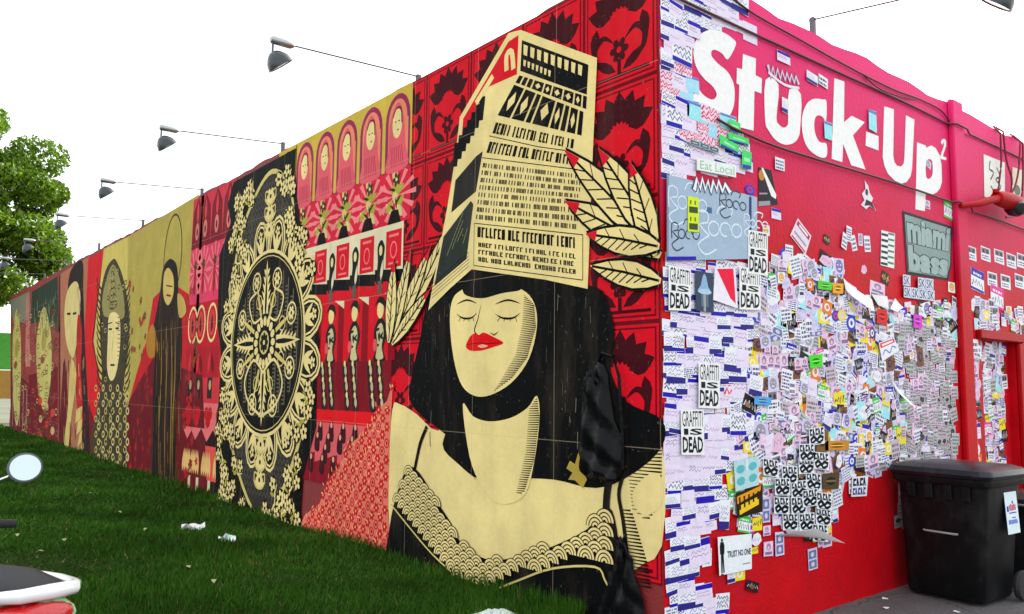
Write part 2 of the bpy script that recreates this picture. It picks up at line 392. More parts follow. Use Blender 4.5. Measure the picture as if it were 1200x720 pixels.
# ------------------------------------------------------------------ painted letters
SIGN = {
 'S': [(862, 52), (852.5, 70), (846, 63.5), (838, 59), (833.5, 60), (833, 65), (836, 70), (842, 76), (850, 82.5), (856, 91), (860, 103), (860, 120), (857, 131), (852, 139), (846, 141), (836, 137), (826, 131), (817, 126), (809.5, 118), (817, 105), (822, 110), (829, 115.5), (835, 117), (839, 113), (838.5, 108), (834, 101), (826, 94), (818, 84), (813.5, 73), (812, 61), (814, 50), (820, 41), (829, 36), (840, 36), (850, 40), (857, 45)],
 't': [(870, 63.7), (885.3, 69), (884.7, 88.3), (892.3, 92.5), (891.7, 110), (883.5, 107), (882.5, 153.5), (864.2, 149), (865.8, 100), (862.5, 98), (863, 80), (869, 81.5)],
 'u': [(896.5, 94), (911.7, 99.5), (909.3, 138), (912, 146), (917.5, 150), (922, 147.5), (923, 140), (924.3, 105.5), (938, 111), (937, 151.4), (935, 161), (930, 167.5), (920, 170), (909, 165), (900, 153), (896, 141)],
 'c': [(968, 119.3), (967.5, 141.7), (963.5, 137.5), (959, 135.5), (955, 138), (953.5, 147.5), (955.4, 159), (960.3, 167), (968, 169), (968, 183.5), (960.3, 184.5), (948.6, 176.7), (941.8, 165), (939, 147.5), (940, 134), (944.7, 122.3), (951, 117), (957, 116), (963, 117)],
 'k': [(977, 92), (989, 96), (988.5, 143.6), (997.3, 136), (1012.8, 143.6), (999, 159), (1013.8, 199), (997, 194), (987.5, 169), (986.5, 190.3), (974, 186.5)],
 '-': [(1014.4, 154.4), (1029, 160), (1029, 176.7), (1013.8, 171)],
 'U': [(1035.5, 125), (1047, 128.4), (1046.2, 182), (1047.5, 190), (1050.5, 194.5), (1055.5, 195.5), (1058.5, 192), (1059.3, 184), (1061, 135.5), (1071, 140.4), (1068.3, 198), (1066.5, 207), (1062, 213.5), (1056, 215.5), (1048, 212), (1040, 204), (1036, 195), (1033.8, 184.4)],
 'p': [(1074, 167), (1084.4, 171), (1084.5, 173.5), (1091, 170.7), (1096, 174), (1100.5, 182), (1102.7, 193.3), (1103.3, 213.3), (1101, 221), (1097, 226), (1090, 229), (1084.3, 226.5), (1083.3, 247.8), (1072.2, 245.5)],
 '2': [(1102, 167), (1104, 163.5), (1107, 163.5), (1108.3, 167), (1108, 172), (1106, 178), (1104.6, 183.5), (1108.2, 184.8), (1107.8, 188), (1101.5, 186), (1101.8, 182), (1105, 173), (1105.5, 169), (1104.5, 167.3), (1103.8, 170)],
}
HOLE = [(1089, 186.7), (1092, 190), (1092.5, 200), (1091.5, 206.7), (1088, 210), (1084.8, 207.5), (1084.2, 196), (1085.5, 188.5)]
sgn = empty('painted_sign', (2.2, 0, 3.2), 0, 'huge white painted words Stuck-Up 2 across the top of the red wall', 'sign')
for ch, pts in SIGN.items():
    f = Flat('R', base=.004)
    P_ = smooth(pts, 3) if ch in 'Suc2' else pts
    f.poly(RP(P_), (.86, .86, .85, 1), 0, [RP(smooth(HOLE, 2))] if ch == 'p' else ())
    o = f.build('letter', M['paper'], sgn)
    o['label'] = {'-': 'white hyphen', '2': 'small raised numeral 2'}.get(ch, 'white letter '+ch)


# ------------------------------------------------------------------ murals on the long wall
CREAM = (234, 213, 143); CREAM2 = (212, 194, 116); OLIVE = (170, 160, 60); BLK = (7, 8, 9); CHAR = (40, 38, 36)
RED = (214, 14, 34); DRED = (110, 8, 24); MAR = (84, 10, 26); PINK = (222, 92, 100); SALM = (226, 118, 98)
def newmural(y, z, label, group=None): return empty('mural', (0, y, z), 0, label, 'mural', group)
def place(me, name, parent, y, z, label=None):
    o = link(name, me, parent, (0, y-parent.location.y, z-parent.location.z))
    if label: o['label'] = label
    return o
def top_at(y): return H-.02

# --- red poster grid behind the portrait (plain geometric stand-ins)
grid = newmural(1.4, 0, 'grid of red and black pattern posters behind the dark-haired portrait')
def red_poster(seed):
    r_ = random.Random(seed); f = Flat('L', base=.0035); f.local = True
    W_, H_ = .65, .765
    f.rect(0, 0, W_, H_, (110, 8, 24), 0); f.rect(.012, .012, W_-.012, H_-.012, RED, 1)
    f.rect(.03, .03, W_-.03, H_-.03, (110, 8, 24), 2); f.rect(.042, .042, W_-.042, H_-.042, RED, 3)
    cx = W_/2; DRED = (62, 8, 18)
    # dark crown of leaves and two facing scrolls
    for i in range(7):
        a = R(20+140*i/6); f.leaf(cx+.08*math.cos(a), .46+.05*math.sin(a), .22, .13, a, DRED, 4)
    for sg in (-1, 1):
        f.line(smooth([(cx+sg*.05, .30), (cx+sg*.14, .36), (cx+sg*.22, .30), (cx+sg*.2, .2), (cx+sg*.12, .18)], 4, False), .05, DRED, 5, True)
        f.leaf(cx+sg*.03, .10, .24, .07, R(90-sg*60), DRED, 4)
        f.leaf(cx+sg*.2, .44, .18, .08, R(-90+sg*14), DRED, 6)
    f.flower(cx, .24, .085, DRED, 5, 6, RED); f.line([(cx, .06), (cx, .18)], .03, DRED, 5)
    f.line([(.07, .07), (W_-.07, .07)], .02, DRED, 5)
    return f.mesh('poster')
rp = [red_poster(i) for i in range(2)]
n = 0
for cI in range(5):
    for rI in range(6):
        y0 = .002+cI*.65; z0 = 3.47-rI*.767
        if z0 < -.2: continue
        if z0 < 0: z0 = -.13
        if cI == 4 and rI > 3: continue
        if cI == 4: y0 = 2.602
        o = place(rp[(cI+rI) % 2], 'poster', grid, y0, z0); n += 1
        if z0+.765 > H: o.scale = (1, 1, (H-z0-.01)/.765)

# --- the great portrait with the printed sheet
por = newmural(1.6, 0, 'tall painted portrait of a dark-haired woman with red lips under a slanting printed cream sheet')
def pf(pts, col, k, f, n=4): f.poly(smooth(LP(pts), n) if n else LP(pts), col, k)
f = Flat('L', base=.0105)        # body
pf([(461, 480), (470, 474), (490, 486), (515, 505), (540, 470), (640, 470), (655, 540), (700, 570), (738, 556), (777, 524), (777, 640), (745, 668), (720, 720), (600, 700), (500, 660), (462, 640), (456, 560)], CREAM, 0, f, 3)
# hatching on the shoulder at the corner and along the arm
def hatch(f, poly, dz, wd, col, k):
    U = [p[0] for p in poly]; Z = [p[1] for p in poly]; z = min(Z)
    while z < max(Z):
        xsn = []
        for i in range(len(poly)):
            a, b = poly[i], poly[(i+1) % len(poly)]
            if (a[1] > z) != (b[1] > z): xsn.append(a[0]+(b[0]-a[0])*(z-a[1])/(b[1]-a[1]))
        xsn.sort()
        for i in range(0, len(xsn)-1, 2):
            f.conv([(xsn[i], z), (xsn[i+1], z-wd*.2), (xsn[i+1], z+wd*.2), (xsn[i], z+wd)], col, k)
        z += dz
hatch(f, LP([(738, 556), (777, 526), (777, 590), (760, 612), (742, 596)]), .021, .011, BLK, 1)
hatch(f, LP([(728, 596), (742, 600), (760, 660), (764, 690), (750, 690), (738, 650)]), .02, .012, BLK, 1)
pf([(744, 575), (762, 556), (777, 560), (777, 590), (760, 604), (746, 595)], CREAM, 2, f)
f.build('shoulders', None, por)
f = Flat('L', base=.0125)        # hair
pf([(505, 345), (530, 326), (580, 316), (690, 334), (712, 352), (722, 392), (716, 430), (735, 470), (777, 492), (777, 524), (742, 556), (700, 572), (650, 562), (600, 560), (560, 556), (552, 552), (534, 520), (512, 500), (497, 489), (481, 468), (484, 440), (493, 400)], BLK, 0, f, 4)
pf([(543, 478), (545, 500), (553, 540), (560, 560), (540, 545), (520, 520)], BLK, 1, f)
rg = random.Random(6)
for i in range(46):
    x = rg.choice([rg.uniform(640, 705), rg.uniform(655, 680), rg.uniform(500, 530)]); y = rg.uniform(345, 520); l_ = rg.uniform(4, 22)
    f.line(LP([(x, y), (x+rg.uniform(-1, 1), y+l_)]), rg.uniform(.003, .008), rg.choice([(70, 68, 62), (110, 106, 90), (40, 40, 38)]), 2)
f.build('hair', None, por)
f = Flat('L', base=.0140)        # neck
pf([(544, 474), (556, 488), (575, 494), (600, 490), (620, 478), (631, 464), (634, 490), (628, 540), (618, 578), (600, 590), (582, 588), (566, 570), (552, 535)], CREAM, 0, f)
hatch(f, LP([(622, 478), (631, 466), (634, 490), (628, 540), (616, 578), (606, 580), (618, 530)]), .016, .009, BLK, 1)
f.build('neck', None, por)
f = Flat('L', base=.0150)        # face, eyes closed
face = [(529, 372), (532, 352), (540, 342), (560, 334), (590, 334), (614, 340), (628, 356), (631, 384), (622, 420), (604, 446), (582, 461), (562, 465), (546, 456), (537, 436), (531, 404)]
pf(face, CREAM, 0, f)
hatch(f, LP([(616, 346), (628, 358), (630, 384), (620, 420), (602, 444), (580, 460), (590, 444), (606, 416), (614, 380)]), .013, .008, BLK, 1)
pf([(550, 333), (600, 333), (612, 340), (590, 344), (566, 350), (546, 345)], BLK, 2, f)                 # fringe
f.build('face', None, por)
for cx in (549, 597):
    f = Flat('L', base=.0165)
    w_ = 12 if cx == 549 else 15
    f.line(smooth(LP([(cx-w_, 368), (cx-w_*.4, 373), (cx+w_*.4, 373), (cx+w_, 367)]), 4, False), .016, BLK, 0, True)
    f.line(smooth(LP([(cx-w_, 357), (cx, 352), (cx+w_, 356)]), 4, False), .014, BLK, 0, True)
    for i in range(4): f.line(LP([(cx-w_*.6+i*w_*.4, 372), (cx-w_*.8+i*w_*.5, 377)]), .006, BLK, 0)
    f.build('eye', None, por)
f = Flat('L', base=.0165)
f.line(smooth(LP([(566, 356), (562, 374), (558, 388), (564, 394), (572, 392)]), 4, False), .012, BLK, 0, True)
f.line(LP([(576, 390), (581, 393), (586, 389)]), .012, BLK, 0, True)
f.build('nose', None, por)
f = Flat('L', base=.0170)
pf([(548, 406), (552, 396), (558, 391), (563, 393), (569, 390), (580, 395), (592, 402), (580, 407), (566, 411), (553, 411)], (222, 6, 16), 0, f)
f.line(LP([(550, 404), (564, 402), (572, 403), (590, 402)]), .006, (120, 0, 10), 1)
pf([(562, 406), (568, 404), (574, 406), (567, 408)], (240, 170, 140), 2, f)
f.build('lips', None, por)
# dress: straps, scallop band, black cloth
f = Flat('L', base=.0145)
f.line(smooth(LP([(502, 500), (494, 520), (488, 548), (484, 562)]), 4, False), .04, BLK, 0)
f.build('strap', None, por); f = Flat('L', base=.0145)
f.line(smooth(LP([(716, 560), (713, 580), (712, 600)]), 4, False), .06, BLK, 0)
f.line(smooth(LP([(731, 560), (727, 580), (732, 610), (738, 660), (742, 712)]), 4, False), .03, BLK, 0)
f.build('strap', None, por)
f = Flat('L', base=.0155)
pf([(480, 548), (494, 555), (512, 585), (530, 612), (545, 640), (575, 656), (610, 652), (650, 640), (690, 620), (712, 596), (722, 606), (730, 660), (738, 730), (600, 730), (540, 700), (460, 668), (458, 620), (468, 575)], BLK, 0, f, 3)
f.build('dress', None, por)
band = LP(smooth([(482, 553), (492, 558), (505, 580), (518, 602), (530, 622), (545, 644), (572, 660), (600, 658), (632, 648), (665, 640), (690, 626), (711, 602), (720, 612), (722, 640), (716, 664), (680, 658), (650, 664), (610, 676), (585, 690), (558, 690), (520, 664), (495, 625), (470, 596), (468, 580)], 3))
f = Flat('L', base=.0165); f.inc = 0
us = [p[0] for p in band]; zs = [p[1] for p in band]; rs = .082; row = 0; z = max(zs)
while z > min(zs):
    u = min(us)+(rs if row % 2 else 0)
    while u < max(us):
        if inpoly(u, z, band):
            for q, (rr_, c_) in enumerate([(1.02, BLK), (.94, CREAM), (.74, BLK), (.64, CREAM), (.44, BLK), (.34, CREAM), (.16, BLK)]):
                f.ell(u, z, rs*rr_, rs*rr_, c_, (row*7+q)*.12, 12, 0, 0, math.pi)
        u += rs*2
    z -= rs*.5; row += 1
f.build('lace_trim', None, por)
f = Flat('L', base=.0225)
f.line(smooth(LP([(460, 590), (480, 615), (510, 650), (548, 684)]), 4, False), .014, CREAM2, 0)
f.line(smooth(LP([(570, 696), (610, 680), (650, 666), (700, 664), (712, 680), (722, 700)]), 4, False), .014, CREAM2, 0)
f.line(smooth(LP([(549, 571-28), (560, 590-28)]), 2, False), .004, BLK, 0)
f.build('seam', None, por)
# sprays of broad pale leaves with red tips on both sides of the sheet
def spray_leaves(leaves, base):
    f = Flat('L', base=base)
    for k_, (a, b, wd, tip) in enumerate(leaves):
        A, B = Vector(Lw(*a)), Vector(Lw(*b)); dv = B-A; nv = Vector((-dv.y, dv.x)).normalized()
        pr = [(0, .10), (.15, .34), (.35, .5), (.55, .47), (.75, .32), (.9, .13), (1, 0)]
        def outl(g): return [tuple(A+dv*t+nv*(w_*wd+g)) for t, w_ in pr]+[tuple(A+dv*t-nv*(w_*wd+g)) for t, w_ in reversed(pr[:-1])]
        f.poly(outl(.018), BLK, k_*4); f.poly(outl(0), CREAM, k_*4+1)
        f.line([tuple(A+dv*.02), tuple(A+dv*.5+nv*wd*.04), tuple(A+dv*.97)], .016, BLK, k_*4+2, False)
        for i in range(7):
            t = .14+.1*i; w_ = wd*.40*math.sin(math.pi*min(1, t*1.05))
            f.line([tuple(A+dv*t), tuple(A+dv*(t+.10)-nv*w_)], .009, BLK, k_*4+2)
            if i % 2: f.line([tuple(A+dv*t), tuple(A+dv*(t+.10)+nv*w_)], .007, BLK, k_*4+2)
        if tip: f.poly([tuple(A+dv*.84+nv*wd*.2), tuple(A+dv*1.0), tuple(A+dv*.84-nv*wd*.2)], (216, 10, 40), k_*4+3)
    return f.build('painted_leaves', None, por)
spray_leaves([((470, 392), (538, 246), .15, 0), ((464, 396), (508, 286), .15, 1), ((462, 398), (484, 290), .15, 1), ((458, 402), (464, 304), .17, 1), ((462, 404), (508, 338), .13, 1)], .0145)
spray_leaves([((777, 330), (694, 312), .16, 0), ((777, 300), (664, 236), .19, 1), ((770, 286), (664, 176), .19, 1), ((774, 286), (704, 174), .19, 1), ((772, 300), (742, 190), .17, 1), ((777, 290), (690, 275), .17, 1)], .0202)
# printed sheet
f = Flat('L', base=.0185)
f.poly(LP([(598, 40), (612, 36), (702, 69), (697, 180), (691, 339), (640, 328), (555, 316), (530, 338), (504, 364), (512, 320), (527, 240), (535, 190), (541, 138)]), CREAM, 0)
sh = f.build('printed_sheet', None, por)
f = Flat('L', base=.0191)
f.poly(LP([(543, 166), (545, 140), (598, 50), (610, 42), (608, 88), (590, 96), (572, 104)]), RED, 0)
f.line(smooth(LP([(596, 84), (596, 66), (602, 62), (604, 82)]), 3, False), .05, CREAM, 1)
f.line(LP([(560, 122), (580, 90)]), .05, CREAM, 1)
f.poly(LP([(531, 250), (536, 212), (560, 184), (568, 178), (560, 225)]), CHAR, 0)
f.poly(LP([(511, 336), (522, 278), (554, 236), (557, 240), (549, 304)]), (44, 50, 46), 0)
for i in range(5): f.line(LP([(526+i*6, 300-i*8), (545, 250+i*9)]), .006, (140, 140, 90), 1)
f.poly(LP([(614, 48), (692, 77), (690, 112), (612, 84)]), BLK, 0)
f.build('picture_block', None, por)
QD = [(612, 42), (700, 72), (690, 337), (556, 315)]
def pg(u, v, s_=0):                                    # page coordinates -> wall
    l = [(612, 86), (604, 100), (582, 140), (566, 190), (560, 230), (556, 270), (556, 314)]
    r_ = [(694, 110), (693, 135), (692, 165), (689, 205), (688, 240), (688, 285), (688, 332)]
    t = v*6; i = min(5, int(t)); q = t-i
    a = [l[i][k]*(1-q)+l[i+1][k]*q for k in (0, 1)]; b = [r_[i][k]*(1-q)+r_[i+1][k]*q for k in (0, 1)]
    return Lw(a[0]+(b[0]-a[0])*u, a[1]+(b[1]-a[1])*u)
f = Flat('L', base=.0197)
rg = random.Random(7)
def greek(v0, v1, u0, u1, lw, col=BLK, k=0, wt=.34):
    """a row of blank word shapes: stems and bars, no letters"""
    u = u0
    while u < u1-lw:
        wl = rg.randint(3, 8)
        for i in range(wl):
            if u > u1-lw: break
            st = rg.choice('IHLETO')
            q = lambda a, b, c, d_: f.conv([pg(u+lw*a, v1-(v1-v0)*b), pg(u+lw*c, v1-(v1-v0)*b), pg(u+lw*c, v1-(v1-v0)*d_), pg(u+lw*a, v1-(v1-v0)*d_)], col, k)
            q(.08, 0, .08+wt, 1)
            if st in 'HO': q(.88-wt, 0, .88, 1)
            if lw > .03:
                if st in 'ETO': q(.4, .8, .88, 1)
                if st in 'LEO': q(.4, 0, .88, .2)
                if st in 'HE': q(.4, .42, .6, .6)
            u += lw
        u += lw*.55
def greekbox(a, b, c, d_, rows, lw): pass
def frieze(v0, v1, n_, seed):
    rr2 = random.Random(seed); u = .01
    while u < .93:
        w_ = rr2.choice([.05, .09, .13, .17]); w_ = min(w_, .96-u)
        f.conv([pg(u, v1), pg(u+w_, v1), pg(u+w_, v0), pg(u, v0)], BLK, 0)
        if w_ > .08: c0, m0 = u+w_/2, (v0+v1)/2; f.conv([pg(c0-w_*.28, m0), pg(c0, v0+(v1-v0)*.18), pg(c0+w_*.28, m0), pg(c0, v1-(v1-v0)*.18)], CREAM, 1)
        u += w_+.022
frieze(.035, .135, 8, 2); frieze(.165, .315, 6, 5)
greek(.345, .388, .02, .86, .036, wt=.42); greek(.42, .464, .02, .84, .036, wt=.42)
for i in range(8): greek(.505+i*.036, .527+i*.036, .02, .97, .026)
greek(.815, .862, .04, .94, .036, wt=.42)
for i in range(3): greek(.885+i*.032, .905+i*.032, .05, .93, .032)
f.line([pg(.0, .40), pg(.5, .408), pg(.86, .402)], .006, BLK, 0); f.line([pg(.0, .485), pg(.9, .482)], .006, BLK, 0)
for a, b in (((.01, .80), (.98, .80)), ((.98, .80), (.98, .99)), ((.98, .99), (.01, .99)), ((.01, .99), (.01, .80))):
    f.line([pg(*a), pg(*b)], .006, BLK, 0)
for k_, (a, b) in enumerate([((616, 58), (688, 84)), ((616, 74), (650, 88))]):   # reversed-out marks in the black box
    for i in range(9 if k_ == 0 else 7):
        t = i/(9 if k_ == 0 else 7); x = a[0]+(b[0]-a[0])*t; y = a[1]+(b[1]-a[1])*t
        f.poly(LP([(x, y-5+k_*2), (x+5-k_*2, y-3+k_), (x+4-k_*2, y+9-k_*4), (x, y+7-k_*3)]), CREAM, 1)
# slanted marks on the folded page
for i in range(7):
    x = 545+i*3.5; f.line(LP([(535+i*5, 196-i*9), (538+i*5, 168-i*9)]), .07, BLK, 0)
for i in range(5): f.line(LP([(508, 350-i*4), (552, 312-i*4)][:2]), .004, BLK, 0)
f.build('print_rows', None, por)

# --- poster rows: six arched hooded figures, plants, placards, urns
rowsm = newmural(4.0, 0, 'patchwork of small repeated posters in pink, red and olive rows right of the medallion')
def local():
    f = Flat('L', base=.0085, step=.0005); f.local = True; return f
W1 = .49
f = local(); f.rect(0, 0, W1, .75, (206, 176, 66)); 
f.conv([(.03, 0), (.03, .45)]+[(.245+.215*math.cos(a), .47+.24*math.sin(a)) for a in [math.pi*(1-i/10) for i in range(11)]]+[(.46, .45), (.46, 0)], (150, 40, 84), 1)
f.conv([(.06, 0), (.06, .45)]+[(.245+.165*math.cos(a), .46+.2*math.sin(a)) for a in [math.pi*(1-i/10) for i in range(11)]]+[(.41, .45), (.41, 0)], (232, 136, 100), 2)
f.poly(smooth([(.06, 0), (.10, .2), (.13, .42), (.2, .6), (.29, .61), (.38, .45), (.4, .2), (.43, 0)], 4), (224, 92, 104), 3)
f.ell(.25, .43, .085, .14, CREAM, 4, 14); f.ell(.235, .37, .016, .008, MAR, 5, 6)
for q in (.22, .28): f.ell(q, .45, .018, .006, BLK, 5, 6)
f.line(smooth([(.17, .42), (.19, .56), (.27, .575), (.33, .5)], 3, False), .016, (90, 20, 40), 5)
for i in range(7): f.line([(.13+i*.035, .03), (.17+i*.03, .22)], .008, (160, 30, 60), 4)
me1 = f.mesh('arch_poster')
f = local(); f.rect(0, 0, W1, .50, (212, 30, 60))
for i in range(12):
    a = 2*math.pi*i/12; f.conv([(.245, .25), (.245+.34*math.cos(a-.1), .25+.25*math.sin(a-.1)), (.245+.34*math.cos(a+.1), .25+.25*math.sin(a+.1))], (236, 130, 130), 1)
for i in range(9): f.leaf(.25+.05*math.cos(i*2.2), .1+i*.035, .16, .08, R(40+i*95), OLIVE if i % 2 else CREAM2, 2)
for i in range(5): f.leaf(.25, .12+i*.06, .12, .03, R(30+i*115), (40, 50, 22), 3)
f.flower(.24, .40, .07, (50, 60, 26), 4, 5, CREAM); f.poly([(.15, 0), (.2, .12), (.32, .12), (.38, 0)], BLK, 3)
me2 = f.mesh('plant_poster')
f = local(); f.rect(0, 0, W1, .62, (224, 214, 176)); f.rect(.03, .22, .30, .56, RED, 1); f.ring(.165, .38, .06, .08, .016, (236, 120, 120), 2)
f.rect(.08, .5, .25, .525, (236, 120, 120), 2); f.rect(.08, .25, .25, .27, (236, 120, 120), 2)
f.poly([(0, .0), (W1, .0), (W1, .17), (0, .1)], RED, 1); f.poly([(0, .08), (W1, .12), (W1, .23), (0, .19)], BLK, 2)
f.poly(smooth([(.33, .1), (.34, .3), (.32, .42), (.38, .5), (.45, .44), (.44, .3), (.46, .1)], 3), (26, 30, 28), 3)
f.ell(.39, .4, .03, .05, CREAM, 4, 10); f.leaf(.38, .12, .2, .05, R(100), (224, 214, 176), 4); f.rect(.36, 0, .43, .12, (96, 92, 84), 4)
me3 = f.mesh('placard_poster')
f = local(); f.rect(0, 0, W1, .61, RED); f.rect(.0, 0, .12, .61, (140, 8, 26), 1); f.poly([(0, .6), (.2, .61), (.0, .52)], (224, 214, 176), 2)
f.poly(smooth([(.16, 0), (.2, .1), (.15, .24), (.2, .36), (.3, .38), (.38, .26), (.34, .1), (.38, 0)], 4), (30, 30, 28), 2)
f.poly(smooth([(.2, .02), (.23, .12), (.2, .25), (.25, .34), (.33, .28), (.31, .14), (.33, .02)], 4), (200, 190, 140), 3)
for i in range(6): f.leaf(.27, .14+.03*i, .09, .03, R(i*70), (40, 40, 36), 4)
f.ell(.27, .46, .06, .08, CREAM, 3, 12); f.poly(smooth([(.17, .46), (.2, .56), (.3, .58), (.37, .5), (.3, .53), (.22, .5)], 3), (34, 30, 28), 4)
f.ell(.35, .14, .04, .06, (216, 90, 90), 5, 10)
me4 = f.mesh('urn_poster')
f = local(); f.rect(0, 0, W1, .60, (128, 12, 30)); f.rect(0, 0, W1, .13, (224, 20, 30), 1)
for j in range(3):
    for i in range(2):
        cx = .16+i*.16+.03*j; cz = .16+j*.15
        f.poly(smooth([(cx-.05, cz-.02), (cx-.06, cz+.1), (cx, cz+.15), (cx+.06, cz+.1), (cx+.04, cz-.02)], 3), (46, 34, 34), 2)
        f.leaf(cx-.02, cz, .12, .05, R(80), (200, 180, 140), 3); f.ell(cx+.01, cz+.12, .022, .03, CREAM, 4, 8)
me5 = f.mesh('cluster_poster')
f = local(); f.rect(0, 0, W1, .6, (220, 92, 96)); f.poly([(0, 0), (W1, .0), (W1, .2), (0, .3)], (140, 14, 34), 1)
for j in range(7):
    cx = .08+.06*j; cz = .16+.11*((j*3) % 4)
    f.poly(smooth([(cx-.05, cz-.06), (cx-.03, cz+.12), (cx+.04, cz+.1), (cx+.06, cz-.05)], 3), (60, 14, 26), 2); f.ell(cx, cz+.09, .024, .03, (226, 160, 120), 3, 8)
me6 = f.mesh('bouquet_poster')
for i in range(6):
    y0 = 2.83+i*W1+(-.02 if i == 5 else 0)
    place(me1, 'poster', rowsm, y0, 3.485)
    place(me2, 'poster', rowsm, y0, 2.992+.0)
    place(me3, 'poster', rowsm, y0+.1, 2.372)
    place(me4, 'poster', rowsm, y0+.2 if i < 5 else y0+.2, 1.762)
    place(me5, 'poster', rowsm, y0+.25, 1.162)
    place(me6, 'poster', rowsm, y0+.25, .562)

# --- pink floral sheet torn along its top edge
flo = newmural(4.0, 0, 'salmon pink floral patterned sheet torn diagonally, low beside the painted portrait')
fe = LP([(462, 447), (455, 470), (440, 484), (430, 506), (412, 520), (400, 545), (384, 566), (376, 590), (358, 604), (350, 625), (462, 665), (456, 600), (458, 520)])
f = Flat('L', base=.0128); f.poly(fe, SALM, 0)
rg = random.Random(2); zz = -.05; j = 0
while zz < 1.7:
    uu = 2.9+(.075 if j % 2 else 0)
    while uu < 5.2:
        if inpoly(uu, zz, fe):
            if (j+int(uu*7)) % 3: f.flower(uu, zz, .05, (196, 22, 34), 1, 6, (236, 170, 110)); 
            else: f.ring(uu, zz, .045, .045, .014, (200, 30, 40), 1, 10); f.ell(uu, zz, .018, .018, (170, 16, 30), 1, 6)
            f.leaf(uu+.05, zz+.02, .06, .016, R(rg.uniform(0, 360)), (236, 176, 120), 1, 3)
        uu += .15
    zz += .072; j += 1
f.build('floral_sheet', None, flo)

# --- red rows on the far side of the medallion
redc = newmural(8.1, 0, 'narrow column of small red and pink repeated posters left of the medallion')
Wd = .46
def smallset():
    L_ = []
    f = local(); f.rect(0, 0, Wd, .75, (206, 50, 66)); f.poly([(0, 0), (.04, .55), (.23, .75), (.42, .55), (.46, 0)], (126, 12, 34), 1); f.ell(.23, .25, .08, .13, (214, 120, 110), 2, 12); f.leaf(.23, .36, .34, .1, R(90), (214, 60, 70), 2); f.ell(.23, .24, .03, .06, (60, 16, 26), 3, 8); L_.append((f.mesh('poster_red'), 3.46))
    f = local(); f.rect(0, 0, Wd, .80, (222, 60, 96))
    for i in range(12):
        a = R(30*i); f.conv([(.23, .45), (.23+.3*math.cos(a-.1), .45+.36*math.sin(a-.1)), (.23+.3*math.cos(a+.1), .45+.36*math.sin(a+.1))], (236, 120, 120), 1)
    f.leaf(.23, .05, .6, .1, R(90), (160, 16, 50), 2); f.flower(.23, .55, .08, (70, 60, 30), 3); L_.append((f.mesh('poster_red'), 2.66))
    f = local(); f.rect(0, 0, Wd, .62, (190, 16, 40)); f.ring(.23, .32, .2, .27, .04, CREAM, 1, 20); f.ell(.23, .32, .12, .18, (220, 60, 60), 2, 14); f.leaf(.23, .18, .26, .09, R(90), (60, 30, 30), 3); L_.append((f.mesh('poster_red'), 2.04))
    f = local(); f.rect(0, 0, Wd, .42, (176, 12, 34)); f.leaf(.1, .05, .3, .12, R(70), (110, 8, 24), 1); f.leaf(.3, .05, .3, .1, R(100), (216, 40, 50), 1); L_.append((f.mesh('poster_red'), 1.62))
    f = local(); f.rect(0, 0, Wd, .34, (206, 50, 60)); f.rect(.12, .06, .3, .34, (30, 28, 26), 1); f.ell(.2, .24, .05, .07, (190, 150, 110), 2, 9); L_.append((f.mesh('poster_red'), 1.28))
    f = local(); f.rect(0, 0, Wd, .34, (226, 110, 110)); f.ell(.15, .2, .09, .09, (190, 10, 30), 1, 12); f.ell(.29, .2, .09, .09, (190, 10, 30), 1, 12); f.leaf(.22, .0, .2, .2, R(90), (190, 10, 30), 1); L_.append((f.mesh('poster_red'), .94))
    f = local(); f.rect(0, 0, Wd, .22, (40, 12, 18)); f.conv([(0, .22), (.23, .05), (.46, .22)], (226, 110, 110), 1); L_.append((f.mesh('poster_red'), .72))
    f = local(); f.rect(0, 0, Wd, .44, (220, 80, 70))
    for i in range(5): f.leaf(.06+.08*i, .03, .34, .09, R(84+i*4), (226, 180, 110), 1)
    L_.append((f.mesh('poster_red'), .28))
    f = local(); f.rect(0, 0, Wd, .30, (22, 18, 18)); f.rect(.02, .02, .12, .3, (206, 196, 150), 1); L_.append((f.mesh('poster_red'), -.02))
    return L_
for i in range(4):
    for me, z in smallset() if i == 0 else SS:
        o = place(me, 'poster', redc, 7.1+i*.46 if i < 3 else 8.36, z)
    if i == 0: SS = [(o.data, o.location.z+redc.location.z) for o in COL.objects if o.parent == redc]

# --- the dark medallion
med = newmural(5.95, 0, 'large dark ornamental medallion of cream petals and scrollwork on charcoal, floral corners')
edgeL = [(300, 205), (260, 222), (262, 300), (255, 380), (262, 420), (255, 500), (254, 598)]
ol = LP([(348, 174), (275, 214), (268, 240), (272, 262), (258, 300), (256, 380), (262, 430), (254, 500), (254, 600), (352, 622), (356, 560), (372, 500), (372, 440), (376, 400), (368, 350), (356, 300), (352, 250), (346, 210)])
f = Flat('L', base=.0135); f.poly(ol, BLK, 0)
CX, CZ = 5.93, 2.02
field = smooth([(CX, 4.02), (CX-.5, 3.75), (CX-.72, 3.2), (CX-1.02, 2.6), (CX-1.1, 1.6), (CX-.95, .9), (CX-.35, .16), (CX+.2, .14), (CX+.9, .8), (CX+1.15, 1.5), (CX+1.15, 2.5), (CX+.95, 3.3), (CX+.5, 3.8)], 5)
f.poly([(CX+(p[0]-CX)*1.06, CZ+(p[1]-CZ)*1.03) for p in field], CREAM2, 1); f.poly(field, (50, 48, 45), 2)
for i in range(46):      # fine zigzag rules in the field
    z = .3+i*.08
    xs_ = [u for u in [CX-1.15+.046*q for q in range(51)] if inpoly(u, z, field)]
    if len(xs_) > 3 and z < 4: f.line([(u, z+(.03 if q % 2 else -.03)) for q, u in enumerate(xs_[1:-1])], .011, (104, 98, 84), 3)
f.build('field', None, med)
f = Flat('L', base=.0165)
NP = 16
